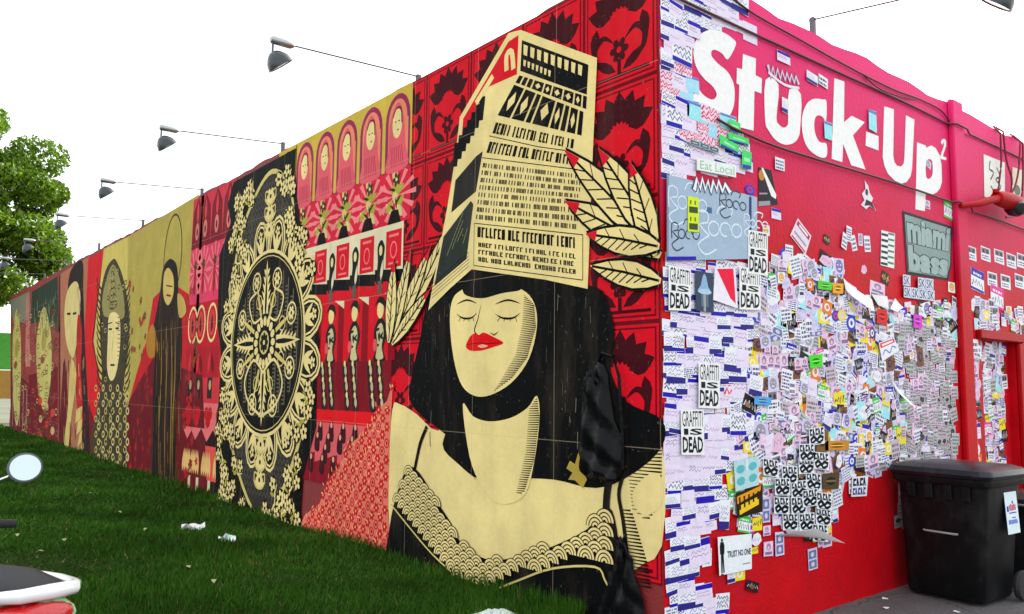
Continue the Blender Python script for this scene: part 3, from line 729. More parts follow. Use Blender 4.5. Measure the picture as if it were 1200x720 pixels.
for i in range(NP):
    a = 2*math.pi*(i+.5)/NP+math.pi/2; cx, cz = CX+1.12*math.cos(a), CZ+1.12*math.sin(a)
    k = 0 if i % 2 else 3
    f.ell(cx, cz, .37, .24, CREAM, k, 14, a); f.ell(cx, cz, .335, .205, BLK, k+1, 14, a); f.ell(cx, cz, .315, .185, CREAM, k+1.5, 14, a); f.ell(cx, cz, .29, .16, BLK, k+2, 14, a)
for i in range(NP):
    a = 2*math.pi*(i+.5)/NP+math.pi/2
    for q in (-.5, 0, .5): f.leaf(CX+1.06*math.cos(a), CZ+1.06*math.sin(a), .27, .07, a+q, CREAM, 7)
    f.flower(CX+1.3*math.cos(a), CZ+1.3*math.sin(a), .07, CREAM, 8, 5, BLK)
f.build('petal_ring', None, med)
f = Flat('L', base=.0225)
f.ell(CX, CZ, 1.09, 1.09, CREAM, 0, 40); f.ell(CX, CZ, 1.05, 1.05, BLK, 1, 40); f.ring(CX, CZ, 1.02, 1.02, .012, CREAM2, 2, 40)
for i in range(-6, 7):          # upright ribbed bars
    if abs(i) < 2: continue
    u = CX+i*.14; h_ = math.sqrt(max(0, .9**2-(i*.14)**2))
    for q in range(int(h_/.045)*2): f.rect(u-.035, CZ-h_+q*.045, u+.02, CZ-h_+q*.045+.02, (96, 92, 78), 2)
    f.line([(u-.05, CZ-h_), (u-.05, CZ+h_)], .014, (120, 114, 90), 2)
for i in range(8):
    a = 2*math.pi*i/8+math.pi/8; f.leaf(CX, CZ, .98, .14, a, BLK, 3); f.leaf(CX+.1*math.cos(a), CZ+.1*math.sin(a), .75, .06, a, CREAM2, 4); f.ring(CX+.78*math.cos(a), CZ+.78*math.sin(a), .13, .13, .022, CREAM, 4, 14); f.flower(CX+.78*math.cos(a), CZ+.78*math.sin(a), .085, CREAM, 5, 6, BLK); f.ring(CX+.52*math.cos(a), CZ+.52*math.sin(a), .09, .09, .016, CREAM2, 4, 12)
for i in range(4):
    a = math.pi/2*i+math.pi/2; f.leaf(CX, CZ, 1.0, .22, a, BLK, 5); f.leaf(CX, CZ, .97, .15, a, CREAM, 6, 8); f.leaf(CX+.25*math.cos(a), CZ+.25*math.sin(a), .6, .06, a, BLK, 7)
    for q in range(5):
        for sg in (-1, 1): f.leaf(CX+(.38+q*.1)*math.cos(a), CZ+(.38+q*.1)*math.sin(a), .2-.02*q, .05, a+sg*.75, CREAM, 6)
f.ell(CX, CZ, .34, .34, BLK, 8, 24)
for i in range(16):
    a = 2*math.pi*i/16; f.ell(CX+.25*math.cos(a), CZ+.25*math.sin(a), .06, .045, CREAM, 9, 8, a)
f.ell(CX, CZ, .17, .17, BLK, 10, 16); f.ell(CX, CZ, .14, .14, CREAM2, 11, 16); f.flower(CX, CZ, .12, BLK, 12, 8, CREAM)
for sg in (-1, 1):
    f.line(smooth([(CX, CZ-.35), (CX+sg*.3, CZ-.2), (CX+sg*.55, CZ-.45), (CX+sg*.4, CZ-.7), (CX, CZ-.85)], 4, False), .035, CREAM, 9)
    f.line(smooth([(CX+sg*.1, CZ+.3), (CX+sg*.35, CZ+.25), (CX+sg*.5, CZ+.5), (CX+sg*.3, CZ+.6)], 4, False), .03, CREAM, 9)
f.build('rosette', None, med)
f = Flat('L', base=.0185)
rg = random.Random(9)
def spray(u, z, ang, l):
    f.line(smooth([(u, z), (u+l*.4*math.cos(ang+.5), z+l*.4*math.sin(ang+.5)), (u+l*math.cos(ang), z+l*math.sin(ang))], 3, False), .022, CREAM, 0)
    for q in range(5):
        t = .15+q*.17; f.leaf(u+l*t*math.cos(ang+.15), z+l*t*math.sin(ang+.15), .12, .045, ang+(1.0 if q % 2 else -1.0), CREAM if q % 3 else OLIVE, 1)
    f.ell(u+l*math.cos(ang), z+l*math.sin(ang), .095, .095, BLK, 1.5, 12); f.flower(u+l*math.cos(ang), z+l*math.sin(ang), .085, CREAM, 2, 5, BLK, ang)
pts_ = [(6.85, 3.82), (6.9, 3.5), (6.85, 3.05), (6.6, 3.75), (6.45, 3.9), (5.6, 3.9), (5.4, 3.82), (7.0, 3.3), (6.75, 3.3), (7.0, 3.7), (6.85, 2.65), (7.05, 2.5), (5.25, 3.3), (4.95, 2.95), (5.5, 3.7), (5.35, 3.5), (6.95, 2.8), (5.05, 3.05), (4.85, 2.8),
        (7.15, 1.2), (7.2, .9), (7.1, .6), (7.0, .3), (6.8, .15), (6.65, .45), (6.95, .85), (5.1, .9), (5.0, .6), (5.15, .35), (5.3, .15), (5.5, .3), (4.95, 1.15), (5.8, .05), (6.3, .07), (4.98, .15), (7.2, .1), (7.15, 1.5), (4.85, 1.35)]
for u, z in pts_:
    for _ in range(3): spray(u+rg.uniform(-.05, .05), z, rg.uniform(0, 6.28), rg.uniform(.12, .2))
for z in (3.0+.35, 3.55, 3.75, .45, .65, .85):
    f.flower(CX, z, .11, CREAM, 3, 6, BLK)
    for sg in (-1, 1): f.line(smooth([(CX, z-.1), (CX+sg*.13, z-.05), (CX+sg*.15, z+.07), (CX+sg*.06, z+.06)], 3, False), .025, CREAM2, 3)
    for q in range(4): f.leaf(CX, z-.1, .2, .07, R(90+(q-1.5)*42), CREAM, 2)
f.build('scrollwork', None, med)

# --- far panels
def fig_panel(): pass
C1 = newmural(10.2, 0, 'tall dark robed figure painted in a gold-streaked cloak on olive and maroon ground')
f = Flat('L', base=.0075)
f.poly(LP([(234, 228), (150, 278), (150, 420), (150, 560), (244, 592), (238, 500), (236, 400), (232, 300)]), (178, 160, 74), 0)
f.poly(LP([(150, 470), (152, 470), (160, 440), (172, 400), (180, 350), (200, 330), (222, 345), (234, 350), (238, 440), (243, 592), (150, 560)]), (196, 18, 34), 1)
f.poly(LP([(150, 474), (168, 440), (180, 420), (210, 430), (238, 440), (244, 592), (150, 560)]), (104, 8, 24), 2)
f.build('painted_ground', None, C1)
f = Flat('L', base=.0100)
def lr(pts, col, k, sm=4): f.poly(smooth(LP(pts), sm) if sm else LP(pts), col, k)
f.ring(*Lw(203, 300), .46, .66, .03, (60, 44, 24), 0, 28)
lr([(188, 345), (192, 315), (200, 304), (208, 312), (210, 345), (214, 380), (213, 430), (207, 480), (206, 574), (182, 566), (178, 530), (184, 480), (184, 420), (180, 390)], (38, 22, 16), 1)
lr([(192, 335), (194, 318), (200, 312), (205, 322), (204, 345), (198, 358), (193, 350)], (206, 178, 96), 2)
lr([(193, 320), (200, 303), (208, 318), (209, 350), (205, 348), (204, 324), (198, 314)], (30, 20, 18), 3)
lr([(180, 380), (172, 400), (176, 420), (186, 410)], (176, 120, 40), 2); lr([(209, 345), (216, 350), (219, 366), (211, 372)], (196, 168, 84), 3)
for x0, x1 in ((190, 187), (195, 194), (201, 201), (206, 203)): f.line(smooth(LP([(x0, 375), ((x0+x1)/2+1.5, 440), (x1, 500), (x1, 562)]), 3, False), .045, (150, 116, 48), 3, True)
lr([(184, 400), (180, 470), (180, 560), (184, 560), (185, 480)], (16, 10, 10), 3)
f.line(LP([(196, 335), (203, 336)]), .02, (40, 26, 20), 4); f.line(LP([(196, 346), (201, 347)]), .03, (120, 20, 20), 4)
rg = random.Random(21)
for i in range(90):       # engraved strokes in the robe
    x = rg.uniform(182, 213); y = rg.uniform(370, 560); l_ = rg.uniform(10, 40)
    f.line(LP([(x, y), (x+rg.uniform(-1.5, 1), y+l_)]), rg.uniform(.008, .02), rg.choice([(120, 84, 36), (70, 44, 22), (150, 116, 56), (16, 8, 8)]), 4)
f.build('robed_figure', None, C1)
f = Flat('L', base=.0092)
for i in range(170):      # worn floral print on the ground sheets
    x = rg.uniform(153, 232); y = rg.uniform(330, 575)
    if 178 < x < 216: continue
    u, z = Lw(x, y); c_ = (206, 36, 44) if y > 430 else (200, 70, 50)
    f.flower(u, z, rg.uniform(.05, .09), tuple(int(v*rg.uniform(.6, .9)) for v in c_), 0, 5)
f.build('ground_print', None, C1)['kind'] = 'stuff'

E1 = newmural(13.6, 0, 'painted pale face in a tall pointed ornate headdress on a cream kite shape')
f = Flat('L', base=.0065)
f.poly(LP([(150, 278), (105, 302), (104, 400), (104, 544), (153, 560), (153, 470), (150, 400)]), (122, 10, 24), 0)
f.poly(LP([(152, 277), (122, 292), (118, 330), (110, 400), (122, 470), (132, 500), (150, 470), (176, 380), (182, 340), (180, 260)]), (206, 186, 94), 1)
f.poly(LP([(122, 293), (104, 303), (99, 400), (104, 470), (118, 520), (122, 470), (108, 400), (117, 330)]), (214, 20, 34), 2)
f.build('painted_ground', None, E1)
f = Flat('L', base=.0085)
lr([(133, 304), (138, 308), (146, 330), (152, 370), (150, 420), (146, 450), (150, 500), (152, 555), (112, 546), (108, 510), (116, 470), (120, 440), (118, 400), (118, 350), (124, 318)], (66, 58, 40), 0)
lr([(133, 310), (144, 340), (146, 372), (132, 372), (121, 368), (122, 340)], (150, 140, 84), 1)
lr([(127, 398), (128, 372), (134, 366), (141, 374), (141, 410), (136, 440), (130, 446), (126, 430)], CREAM, 2)
for a_, b_ in (((128, 386), (132, 386)), ((136, 385), (140, 385)), ((130, 428), (135, 428))): f.line(LP([a_, b_]), .035, BLK, 3)
f.line(LP([(134, 388), (132, 412)]), .015, BLK, 3)
for i in range(14):
    y = 340+i*9
    f.line(smooth(LP([(120, y), (116, y-6), (114, y-14)]), 3, False), .05, (40, 36, 28), 1); f.line(smooth(LP([(147, y+3), (151, y-4), (153, y-12)]), 3, False), .05, (40, 36, 28), 1)
for i in range(11):
    for j in range(5):
        u, z = Lw(113+j*8.5+(i % 2)*3, 455+i*9); f.ell(u, z, .11, .07, CREAM2 if (i+j) % 2 else (190, 170, 96), 2, 9); f.ell(u, z, .06, .035, (40, 36, 28), 3, 8)
for i in range(6): u, z = Lw(133, 318+i*8); f.ring(u, z, .12+.04*i, .08, .02, (40, 36, 28), 3, 12)
rg = random.Random(22)
for i in range(60):
    x = rg.uniform(119, 149); y = rg.uniform(312, 450)
    if 125 < x < 143 and 362 < y: continue
    u, z = Lw(x, y); f.ring(u, z, .10, .05, .018, rg.choice([(34, 30, 24), (190, 176, 104)]), 3, 8)
for i in range(40):
    x = rg.uniform(112, 152); y = rg.uniform(450, 548); f.line(smooth(LP([(x, y), (x+3, y+5), (x, y+12)]), 3, False), .02, rg.choice([(30, 26, 20), (210, 196, 120)]), 4)
for y in range(372, 440, 5): f.line(LP([(138+(y % 3)*.3, y), (141.5, y+.5)]), .012, (90, 76, 40), 4)
for a_, b_ in (((127, 380), (132, 378)), ((136, 378), (141, 380))): f.line(LP([a_, b_]), .02, BLK, 5)
f.build('headdress_figure', None, E1)

F1 = newmural(17.6, 0, 'faded mural strip with half a pale face and flowing dark hair on pink')
f = Flat('L', base=.0060)
f.poly(LP([(106, 300), (70, 322), (70, 528), (110, 546)]), (176, 112, 82), 0)
f.build('painted_ground', None, F1)
f = Flat('L', base=.0080)
lr([(97, 306), (84, 316), (80, 340), (86, 345), (90, 360), (88, 400), (92, 440), (94, 470), (99, 540), (106, 543), (104, 480), (100, 400), (98, 340)], (40, 26, 28), 0)
lr([(80, 340), (90, 330), (95, 350), (92, 390), (86, 420), (78, 400), (76, 365)], (216, 196, 128), 1)
lr([(91, 376), (96, 380), (96, 440), (98, 500), (90, 470)], (190, 30, 40), 2); lr([(76, 420), (72, 470), (72, 526), (84, 532), (80, 470)], (100, 16, 30), 1)
lr([(84, 420), (90, 440), (84, 490), (80, 528), (75, 526), (80, 480), (82, 440)], (214, 190, 110), 2)
for i in range(4): lr([(90+i*2, 480+i*14), (97, 476+i*14), (96, 490+i*14), (89+i, 496+i*14)], (214, 190, 110), 3, 0)
f.line(LP([(79, 368), (83, 368)]), .05, BLK, 3); f.line(LP([(86, 368), (90, 367)]), .05, BLK, 3)
rg = random.Random(23)
for i in range(60):
    x = rg.uniform(74, 100); y = rg.uniform(410, 525); f.line(LP([(x, y), (x+rg.uniform(-.5, .5), y+rg.uniform(6, 18))]), rg.uniform(.02, .05), rg.choice([(150, 40, 46), (70, 14, 26), (190, 140, 90), (214, 180, 120)]), 4)
for i in range(40):
    x = rg.uniform(82, 98); y = rg.uniform(318, 400); f.line(LP([(x, y), (x+.5, y+rg.uniform(6, 14))]), .03, rg.choice([(26, 18, 20), (70, 44, 40)]), 4) if x > 91 else None
f.build('faded_portrait', None, F1)

G1 = newmural(22, 0, 'far faded mural end with yellowish ornamental columns over maroon')
f = Flat('L', base=.0060)
f.poly(LP([(71, 321), (12.6, 348), (12.6, 507), (71, 528)]), (150, 66, 62), 0)
f.build('painted_ground', None, G1)
f = Flat('L', base=.0075)
lr([(68, 324), (38, 342), (36, 380), (50, 376), (58, 382), (70, 390)], (48, 62, 50), 0, 0); lr([(35, 342), (13, 352), (14, 372), (28, 380), (36, 372)], (130, 130, 110), 0, 0)
lr([(68, 430), (34, 440), (34, 510), (68, 526)], (116, 20, 34), 0, 0); lr([(13, 430), (34, 450), (34, 512), (13, 506)], (110, 26, 52), 0, 0)
for cx, a0, b0, wd in ((52, 360, 452, 9), (20, 362, 470, 5)):
    lr([(cx, a0), (cx-wd*.6, a0+15), (cx-wd, a0+45), (cx-wd*.8, b0), (cx, b0+30), (cx+wd*.8, b0), (cx+wd, a0+45), (cx+wd*.6, a0+15)], (198, 188, 106), 1)
    u, z = Lw(cx, (a0+b0)/2-8); f.ell(u, z, .35, .3, (166, 150, 76), 2, 12); f.ell(u, z-.5, .3, .12, (140, 80, 60), 2, 12)
for i in range(7):
    u, z = Lw(48+(i % 3)*7, 470+i*7); f.ell(u, z, .25, .1, (200, 170, 110) if i % 2 else (214, 60, 50), 2, 9)
for i in range(5): f.line(LP([(16+i*4, 440+i*4), (15+i*4, 500)]), .08, (190, 150, 110), 1)
lr([(34, 345), (36, 430), (30, 430), (31, 350)], (196, 120, 110), 1, 0)
rg = random.Random(24)
for i in range(220):
    x = rg.uniform(14, 68); y = rg.uniform(365, 515)
    if y > 508+.32*(x-12): continue
    u, z = Lw(x, y); c_ = rg.choice([(206, 190, 120), (120, 30, 44), (180, 60, 60), (90, 90, 60), (150, 120, 80)])
    f.ring(u, z, rg.uniform(.12, .26), rg.uniform(.05, .1), .025, c_, 4, 8)
for i in range(50):
    x = rg.uniform(36, 68); y = rg.uniform(330, 380)
    if y < 352-.53*(x-12)+14: continue
    f.line(LP([(x, y), (x, y+rg.uniform(5, 18))]), .06, rg.choice([(90, 110, 84), (60, 76, 60), (130, 140, 100)]), 4)
f.build('faded_figures', None, G1)

# ------------------------------------------------------------------ stickers on the red wall
WH = (230, 232, 238); LIL = (206, 200, 232); BLU = (34, 24, 168); NAVY = (34, 34, 84); PNK = (240, 130, 196); MAG = (226, 30, 150); YEL = (236, 214, 40)
GRN = (60, 190, 60); CYA = (150, 224, 232); ORG = (226, 120, 30); TEAL = (110, 190, 196); GREY = (150, 150, 160); BRN = (120, 76, 40); DGR = (50, 54, 60); LPK = (226, 186, 212)
def unit(seed, kind):
    """one sticker, 1 x 1 around its middle, base sheet plus its printed marks"""
    r_ = random.Random(seed*31+sum(map(ord, kind))); f = Flat('R', base=0, step=.00012); f.local = True
    j = lambda: r_.uniform(-.03, .03)
    def base(c, k=0): f.conv([(-.5+j(), -.5+j()), (.5+j(), -.5+j()), (.5+j(), .5+j()), (-.5+j(), .5+j())], c, k)
    def scrib(u0, z0, u1, z1, c, n=5, w_=.05, k=2):
        f.line([(u0+(u1-u0)*i/n, z0+(z1-z0)*(r_.uniform(.55, 1) if i % 2 else r_.uniform(0, .4))) for i in range(n+1)], w_, c, k)
    def rows(u0, z0, u1, z1, n, c, k=2):
        h_ = (z1-z0)/n
        for i in range(n):
            u = u0
            while u < u1-.05:
                w_ = min(r_.uniform(.06, .24), u1-u); f.rect(u, z0+i*h_, u+w_, z0+i*h_+h_*.55, c, k); u += w_+.05
    if kind == 'postal':
        c = r_.choice([(232, 236, 248), (230, 232, 240), WH, (212, 222, 248), (226, 216, 236)]); base(c)
        if r_.random() < .8: f.rect(-.49, .27 if r_.random() < .5 else -.5, .49, .5 if False else (.27+.2), BLU, 1) if False else None
        top = r_.random() < .45
        if r_.random() < .85:
            z0 = .22 if top else -.48
            f.conv([(-.49, z0+j()), (.49, z0+j()), (.49, z0+.26), (-.49, z0+.26)], r_.choice([BLU, BLU, (60, 50, 190), (44, 40, 130)]), 1)
        ink = r_.choice([(120, 120, 170), (150, 140, 190), (90, 90, 140), (170, 120, 170)])
        for q in range(r_.randint(1, 3)):
            scrib(-.4, -.2+q*.16, r_.uniform(.1, .42), -.02+q*.16, ink, 7, .03)
    elif kind == 'postalbold':
        base(WH); f.rect(-.49, -.49, .49, -.3, BLU, 1)
        for q in range(3): scrib(-.42, -.25+q*.22, .42, .02+q*.22, r_.choice([(60, 60, 100), (90, 90, 130)]), 8, .06)
    elif kind == 'redtag':
        base((226, 214, 226)); 
        for q in range(3): scrib(-.46, -.45+q*.28, .46, -.1+q*.3, (226, 26, 100), 7, .1)
    elif kind == 'cyan':
        base(r_.choice([CYA, (186, 236, 240), (160, 216, 238)])); f.rect(-.49, .34, .49, .49, (110, 120, 190), 1); scrib(-.4, -.3, .4, .2, (200, 240, 244), 6, .05)
    elif kind == 'pinkhead':
        base(r_.choice([LPK, (214, 190, 216), (220, 176, 200)])); f.rect(-.42, -.42, .42, .42, (232, 200, 222), 1); f.ell(0, .12, .24, .26, (150, 130, 160), 2, 10); f.rect(-.36, -.4, .36, -.2, (130, 110, 150), 2); f.ell(-.02, .06, .12, .14, (220, 190, 210), 3, 8)
    elif kind == 'textw':
        base(r_.choice([WH, WH, (214, 214, 226), (230, 226, 214)])); rows(-.42, -.4, .42, .42, r_.randint(2, 5), r_.choice([(80, 84, 110), (90, 90, 130), (70, 60, 140), (170, 40, 90), (40, 40, 60), (120, 130, 160)]))
    elif kind == 'hello':
        c = r_.choice([RED, BLU, (30, 110, 200), GRN, (20, 20, 24), MAG]); base(WH); f.rect(-.5, .14, .5, .5, c, 1); f.rect(-.5, -.5, .5, -.38, c, 1); rows(-.34, .22, .34, .42, 1, WH); scrib(-.4, -.34, .4, .1, (30, 30, 50), 8, .06)
    elif kind == 'block':
        c = r_.choice([YEL, ORG, GRN, MAG, PNK, BLU, TEAL, (222, 20, 30), CYA, (230, 220, 90), BRN, (110, 160, 110)]); base(c)
        q = r_.random(); d_ = r_.choice([WH, (24, 24, 28), c and NAVY])
        if q < .35: f.ell(0, 0, .3, .3, d_, 1, 12); f.ell(.03, .02, .16, .18, c, 2, 9)
        elif q < .7: scrib(-.42, -.3, .42, .35, d_, 7, .11, 1)
        else: rows(-.4, -.3, .4, .3, 2, d_, 1)
    elif kind == 'dark':
        base(r_.choice([(24, 24, 28), (36, 38, 46), (48, 30, 30)])); scrib(-.42, -.3, .42, .4, r_.choice([WH, (190, 190, 200), YEL, (200, 90, 60)]), 8, .07, 1); f.ell(r_.uniform(-.2, .2), -.1, .2, .16, r_.choice([GREY, BRN, (150, 110, 80)]), 1, 9)
    elif kind == 'face':
        base(r_.choice([WH, LIL])); f.ell(0, .02, .36, .42, r_.choice([(130, 120, 170), DGR, (220, 170, 60), GREY]), 1, 12)
        for q in (-.14, .14): f.ell(q, .1, .06, .05, WH, 2, 6)
        f.rect(-.14, -.2, .14, -.12, WH, 2)
    elif kind == 'round':
        c = r_.choice([(40, 60, 200), (150, 60, 170), YEL, WH, (80, 50, 130), (30, 30, 34)]); f.ell(0, 0, .5, .5, c, 0, 16); f.ell(0, 0, .3, .3, r_.choice([WH, LIL, (200, 60, 60), CYA]), 1, 12); f.ell(0, 0, .12, .16, c, 2, 8)
    elif kind == 'torn':
        f.poly([(-.5, -.3), (-.1, -.5), (.2, -.42), (.5, -.1), (.4, .3), (.1, .5), (-.3, .34)], r_.choice([WH, WH, LIL, (230, 230, 230), LPK]), 0); scrib(-.3, -.2, .3, .2, (140, 140, 170), 5, .05, 1)
    elif kind == 'greyset':
        base(r_.choice([(196, 180, 192), (184, 176, 180), (206, 190, 204), (176, 186, 180)])); rows(-.4, -.42, .4, .4, 3, r_.choice([(140, 120, 140), (110, 110, 120), (120, 90, 100)]))
    elif kind == 'greydark':
        base((176, 170, 172)); f.ell(0, .05, .34, .2, (60, 60, 66), 1, 9); scrib(-.4, -.4, .4, -.1, (90, 90, 96), 6, .08, 1)
    elif kind == 'strip':
        base(LIL)
        for q in range(2): f.rect(-.4, -.44+q*.46, .4, -.06+q*.46, (110, 116, 160), 1); f.ell(0, -.25+q*.46, .2, .12, (200, 204, 226), 2, 8)
    elif kind == 'mono':                 # small two-line portrait stickers
        base(WH); f.rect(-.42, .04, .42, .42, (120, 116, 130), 1); f.ell(-.2, .2, .12, .14, (40, 40, 50), 2, 8); f.ell(.2, .2, .12, .14, (40, 40, 50), 2, 8); rows(-.38, -.36, .38, -.02, 2, (70, 70, 90))
    return f.mesh('sticker_'+kind, M['paper'])
PROTO = {}
def proto(kind, i):
    if (kind, i) not in PROTO: PROTO[(kind, i)] = unit(i, kind)
    return PROTO[(kind, i)]
rs_ = random.Random(77); SPEC = []           # (kind, variant, x, z, w, h, rot)
def sc_area(x, z): d_ = (Vector((x, 0, z))-CP).length; return FPX/d_
def add_st(kind, x, z, w_, h_, rot=0, nv=6): SPEC.append([kind, rs_.randrange(nv), x, z, w_, h_, rot, len(SPEC)])
def pxst(kind, cx, cy, w_, h_, rot=0):       # by photo position and size in px (size converted to metres on the wall)
    x0, z0 = Rw(cx-w_/2, cy); x1, z1 = Rw(cx+w_/2, cy); zt = Rw(cx, cy-h_/2)[1]; zb = Rw(cx, cy+h_/2)[1]
    x, z = Rw(cx, cy); add_st(kind, x, z, x1-x0, zt-zb, rot)
def choose(tab):
    t = rs_.random()*sum(tab.values())
    for k, v in tab.items():
        t -= v
        if t <= 0: return k
    return k
BOARD = [(777, 203), (886, 247), (886, 303), (880, 312), (777, 306)]
def zone(poly_px, tab, w_, h_, fill=1.0, jit=.3, rot=.08, avoid=(), sp=1.02):
    P_ = RP(poly_px); xs_ = [p[0] for p in P_]; zs_ = [p[1] for p in P_]
    z = min(zs_)+h_/2; r_i = 0
    while z < max(zs_):
        x = max(min(xs_), 0)+w_*(.5 if r_i % 2 else .1)
        while x < max(xs_):
            xx = x+rs_.uniform(-jit, jit)*w_; zz = z+rs_.uniform(-jit, jit)*h_
            if inpoly(xx, zz, P_) and rs_.random() < fill:
                q = px((xx, 0, zz))
                if not any(inpoly(q[0], q[1], a) for a in avoid):
                    s_ = rs_.choice([rs_.uniform(.72, 1.1), rs_.uniform(.85, 1.25), rs_.uniform(1.1, 1.5)]); a_ = rs_.uniform(.85, 1.15)
                    if xx > .01:
                        xx = max(xx, w_*s_*a_*.5+.006)
                        add_st(choose(tab), xx, zz, w_*s_*a_, h_*s_/a_, rs_.gauss(0, rot))
            x += w_*sp
        z += h_*sp; r_i += 1
TXT_AV = [[(778, 312), (892, 320), (892, 372), (778, 368)], [(812, 424), (842, 424), (842, 482), (812, 482)], [(790, 480), (824, 480), (824, 538), (790, 536)], [(862, 268), (898, 272), (898, 330), (862, 324)],
          [(836, 622), (880, 618), (880, 678), (838, 684)]]
# postal labels pasted in courses down the corner
strip1 = [(774, -60), (845, -60), (868, 5), (872, 30), (884, 42), (848, 34), (815, 40), (812, 100), (820, 140), (850, 150), (870, 165), (880, 200), (776, 206)]
zone(strip1, {'postal': 8, 'postalbold': 2}, .152, .108, 1, .08, .03, sp=.80, avoid=[[(776, 74), (812, 74), (812, 112), (776, 112)], [(808, 108), (856, 130), (850, 170), (808, 160)]])
zone([(776, 70), (812, 82), (812, 150), (776, 140)], {'redtag': 3, 'cyan': 3, 'postal': 1}, .13, .098, 1, .1, .05, sp=.85)
zone([(812, 118), (856, 142), (850, 178), (790, 160)], {'redtag': 3, 'cyan': 1}, .12, .09, .9, .1, .08, sp=.9)
zone([(775, 304), (880, 312), (886, 360), (884, 420), (872, 420), (872, 500), (866, 540), (850, 560), (848, 600), (842, 618), (826, 626), (822, 640), (818, 690), (848, 700), (846, 800), (774, 780)],
     {'postal': 10, 'postalbold': 2, 'textw': .4, 'redtag': .2}, .150, .104, 1, .12, .05, sp=.80)
# overlapping heads/portraits grid, mixed field, door, far field
mix = {'textw': 4, 'hello': 2.4, 'block': 4.2, 'dark': 1.2, 'face': 2, 'round': .7, 'torn': 2.6, 'pinkhead': 2.5, 'greyset': 1.5, 'postal': 1.6, 'mono': 1, 'strip': 1}
zone([(880, 368), (884, 330), (896, 312), (908, 296), (940, 306), (950, 302), (984, 306), (990, 338), (1030, 352), (1048, 362), (1078, 362), (1118, 350), (1119, 420), (1060, 420), (1056, 560), (1046, 548), (984, 556), (978, 600), (975, 636), (950, 632), (890, 600), (866, 620), (850, 560), (858, 480)],
     mix, .106, .094, .96, .35, .2, sp=.68)
zone([(880, 372), (1000, 372), (1056, 400), (1056, 520), (1000, 520), (880, 545), (864, 500)], mix, .10, .09, .6, .35, .2)
zone([(888, 380), (936, 380), (946, 420), (940, 520), (896, 510), (892, 420)], {'pinkhead': 8, 'textw': 1, 'dark': .6}, .088, .078, .9, .1, .04, sp=.95)
zone([(1055, 372), (1118, 380), (1119, 560), (1119, 640), (1052, 600), (1055, 480)], {'greyset': 8, 'pinkhead': 1.2, 'greydark': 2, 'textw': 1, 'postal': .5}, .10, .085, 1, .25, .08, sp=.85)
zone([(1050, 470), (1118, 500), (1119, 660), (1052, 620)], {'greyset': 6, 'greydark': 4, 'dark': .3}, .085, .07, .6, .3, .2)
far = dict(mix); far['block'] = 3.5; far['hello'] = 3.5; far['dark'] = 1
zone([(1131, 350), (1200, 366), (1215, 368), (1215, 392), (1131, 385)], far, .12, .11, .9, .3, .12, sp=.85)
zone([(1131, 386), (1146, 400), (1146, 640), (1131, 640)], far, .12, .105, 1, .3, .12, sp=.85)
zone([(1198, 400), (1240, 400), (1240, 600), (1198, 600)], far, .09, .085, .7, .3, .12)
door_n0 = len(SPEC)
zone([(1152, 403), (1186, 406), (1186, 640), (1152, 640)], far, .12, .105, 1, .25, .1, sp=.8)
door_n1 = len(SPEC)
# the heavy black-lettered sticker cluster handled below; single stickers out on the bare paint
for a in [('hello', 941, 66+4, 0, 0)]: pass
for x, y, w_, h_, k_, r_ in [(917, 68, 15, 12, 'postal', .0), (950, 92, 13, 12, 'postal', .1), (963, 96, 11, 12, 'textw', .1), (918, 124, 7, 17, 'postal', .05), (969, 154, 9, 20, 'cyan', 0), (1021, 142, 9, 24, 'cyan', 0),
     (912, 193, 11, 14, 'textw', 0), (988, 283, 6, 18, 'textw', .3), (993, 275, 6, 18, 'textw', .1), (1000, 285, 6, 18, 'textw', -.3), (1008, 281, 5, 14, 'face', 0), (1016, 286, 7, 18, 'textw', -.1), (1012, 316, 7, 11, 'torn', 0),
     (1086, 240, 7, 10, 'pinkhead', 0), (1087, 192, 7, 9, 'face', .3), (1037, 326, 9, 14, 'dark', .3), (1028, 338, 18, 14, 'pinkhead', .1), (1112, 247, 13, 21, 'hello', .1),
     (897, 270, 8, 12, 'face', 0), (909, 251, 11, 12, 'postal', 0), (924, 294, 9, 13, 'textw', 0), (909, 306, 11, 14, 'greyset', 0), (968, 281, 7, 10, 'dark', .3), (878, 223, 11, 12, 'round', 0), (822, 298, 8, 14, 'round', 0),
     (946, 311, 20, 14, 'textw', .1), (967, 306, 16, 13, 'torn', .2), (1121, 308, 5, 9, 'face', 0), (1114, 337, 8, 12, 'face', 0), (1126, 337, 8, 12, 'face', 0),
     (951, 655, 11, 25, 'strip', -.05), (827, 653, 11, 21, 'mono', 0), (879, 618, 11, 18, 'round', .2), (873, 608, 10, 16, 'pinkhead', 0), (886, 614, 11, 16, 'block', 0), (885, 632, 12, 16, 'torn', .1),
     (897, 622, 9, 12, 'pinkhead', 0), (899, 643, 11, 17, 'pinkhead', .05), (912, 637, 10, 27, 'strip', 0), (896, 597, 9, 30, 'strip', 0), (882, 645, 9, 8, 'block', 0), (865, 672, 12, 16, 'block', 0), (855, 674, 9, 18, 'postal', 0), (880, 687, 15, 12, 'dark', .3),
     (847, 603, 12, 36, 'postal', .12), (1000, 570, 15, 16, 'textw', 0), (1004, 548, 15, 16, 'textw', 0)]:
    pxst(k_, x, y, w_, h_, r_)
for i, (x, y) in enumerate([(1138, 297), (1154.5, 298), (1170.5, 301), (1184.5, 306), (1197, 306), (1162.5, 328), (1178, 331), (1194, 330)]): pxst('mono', x, y, 11, 16, .02)
for x, y in [(1145, 329), (1168, 349)]: pxst('hello', x, y, 15, 25, .12)

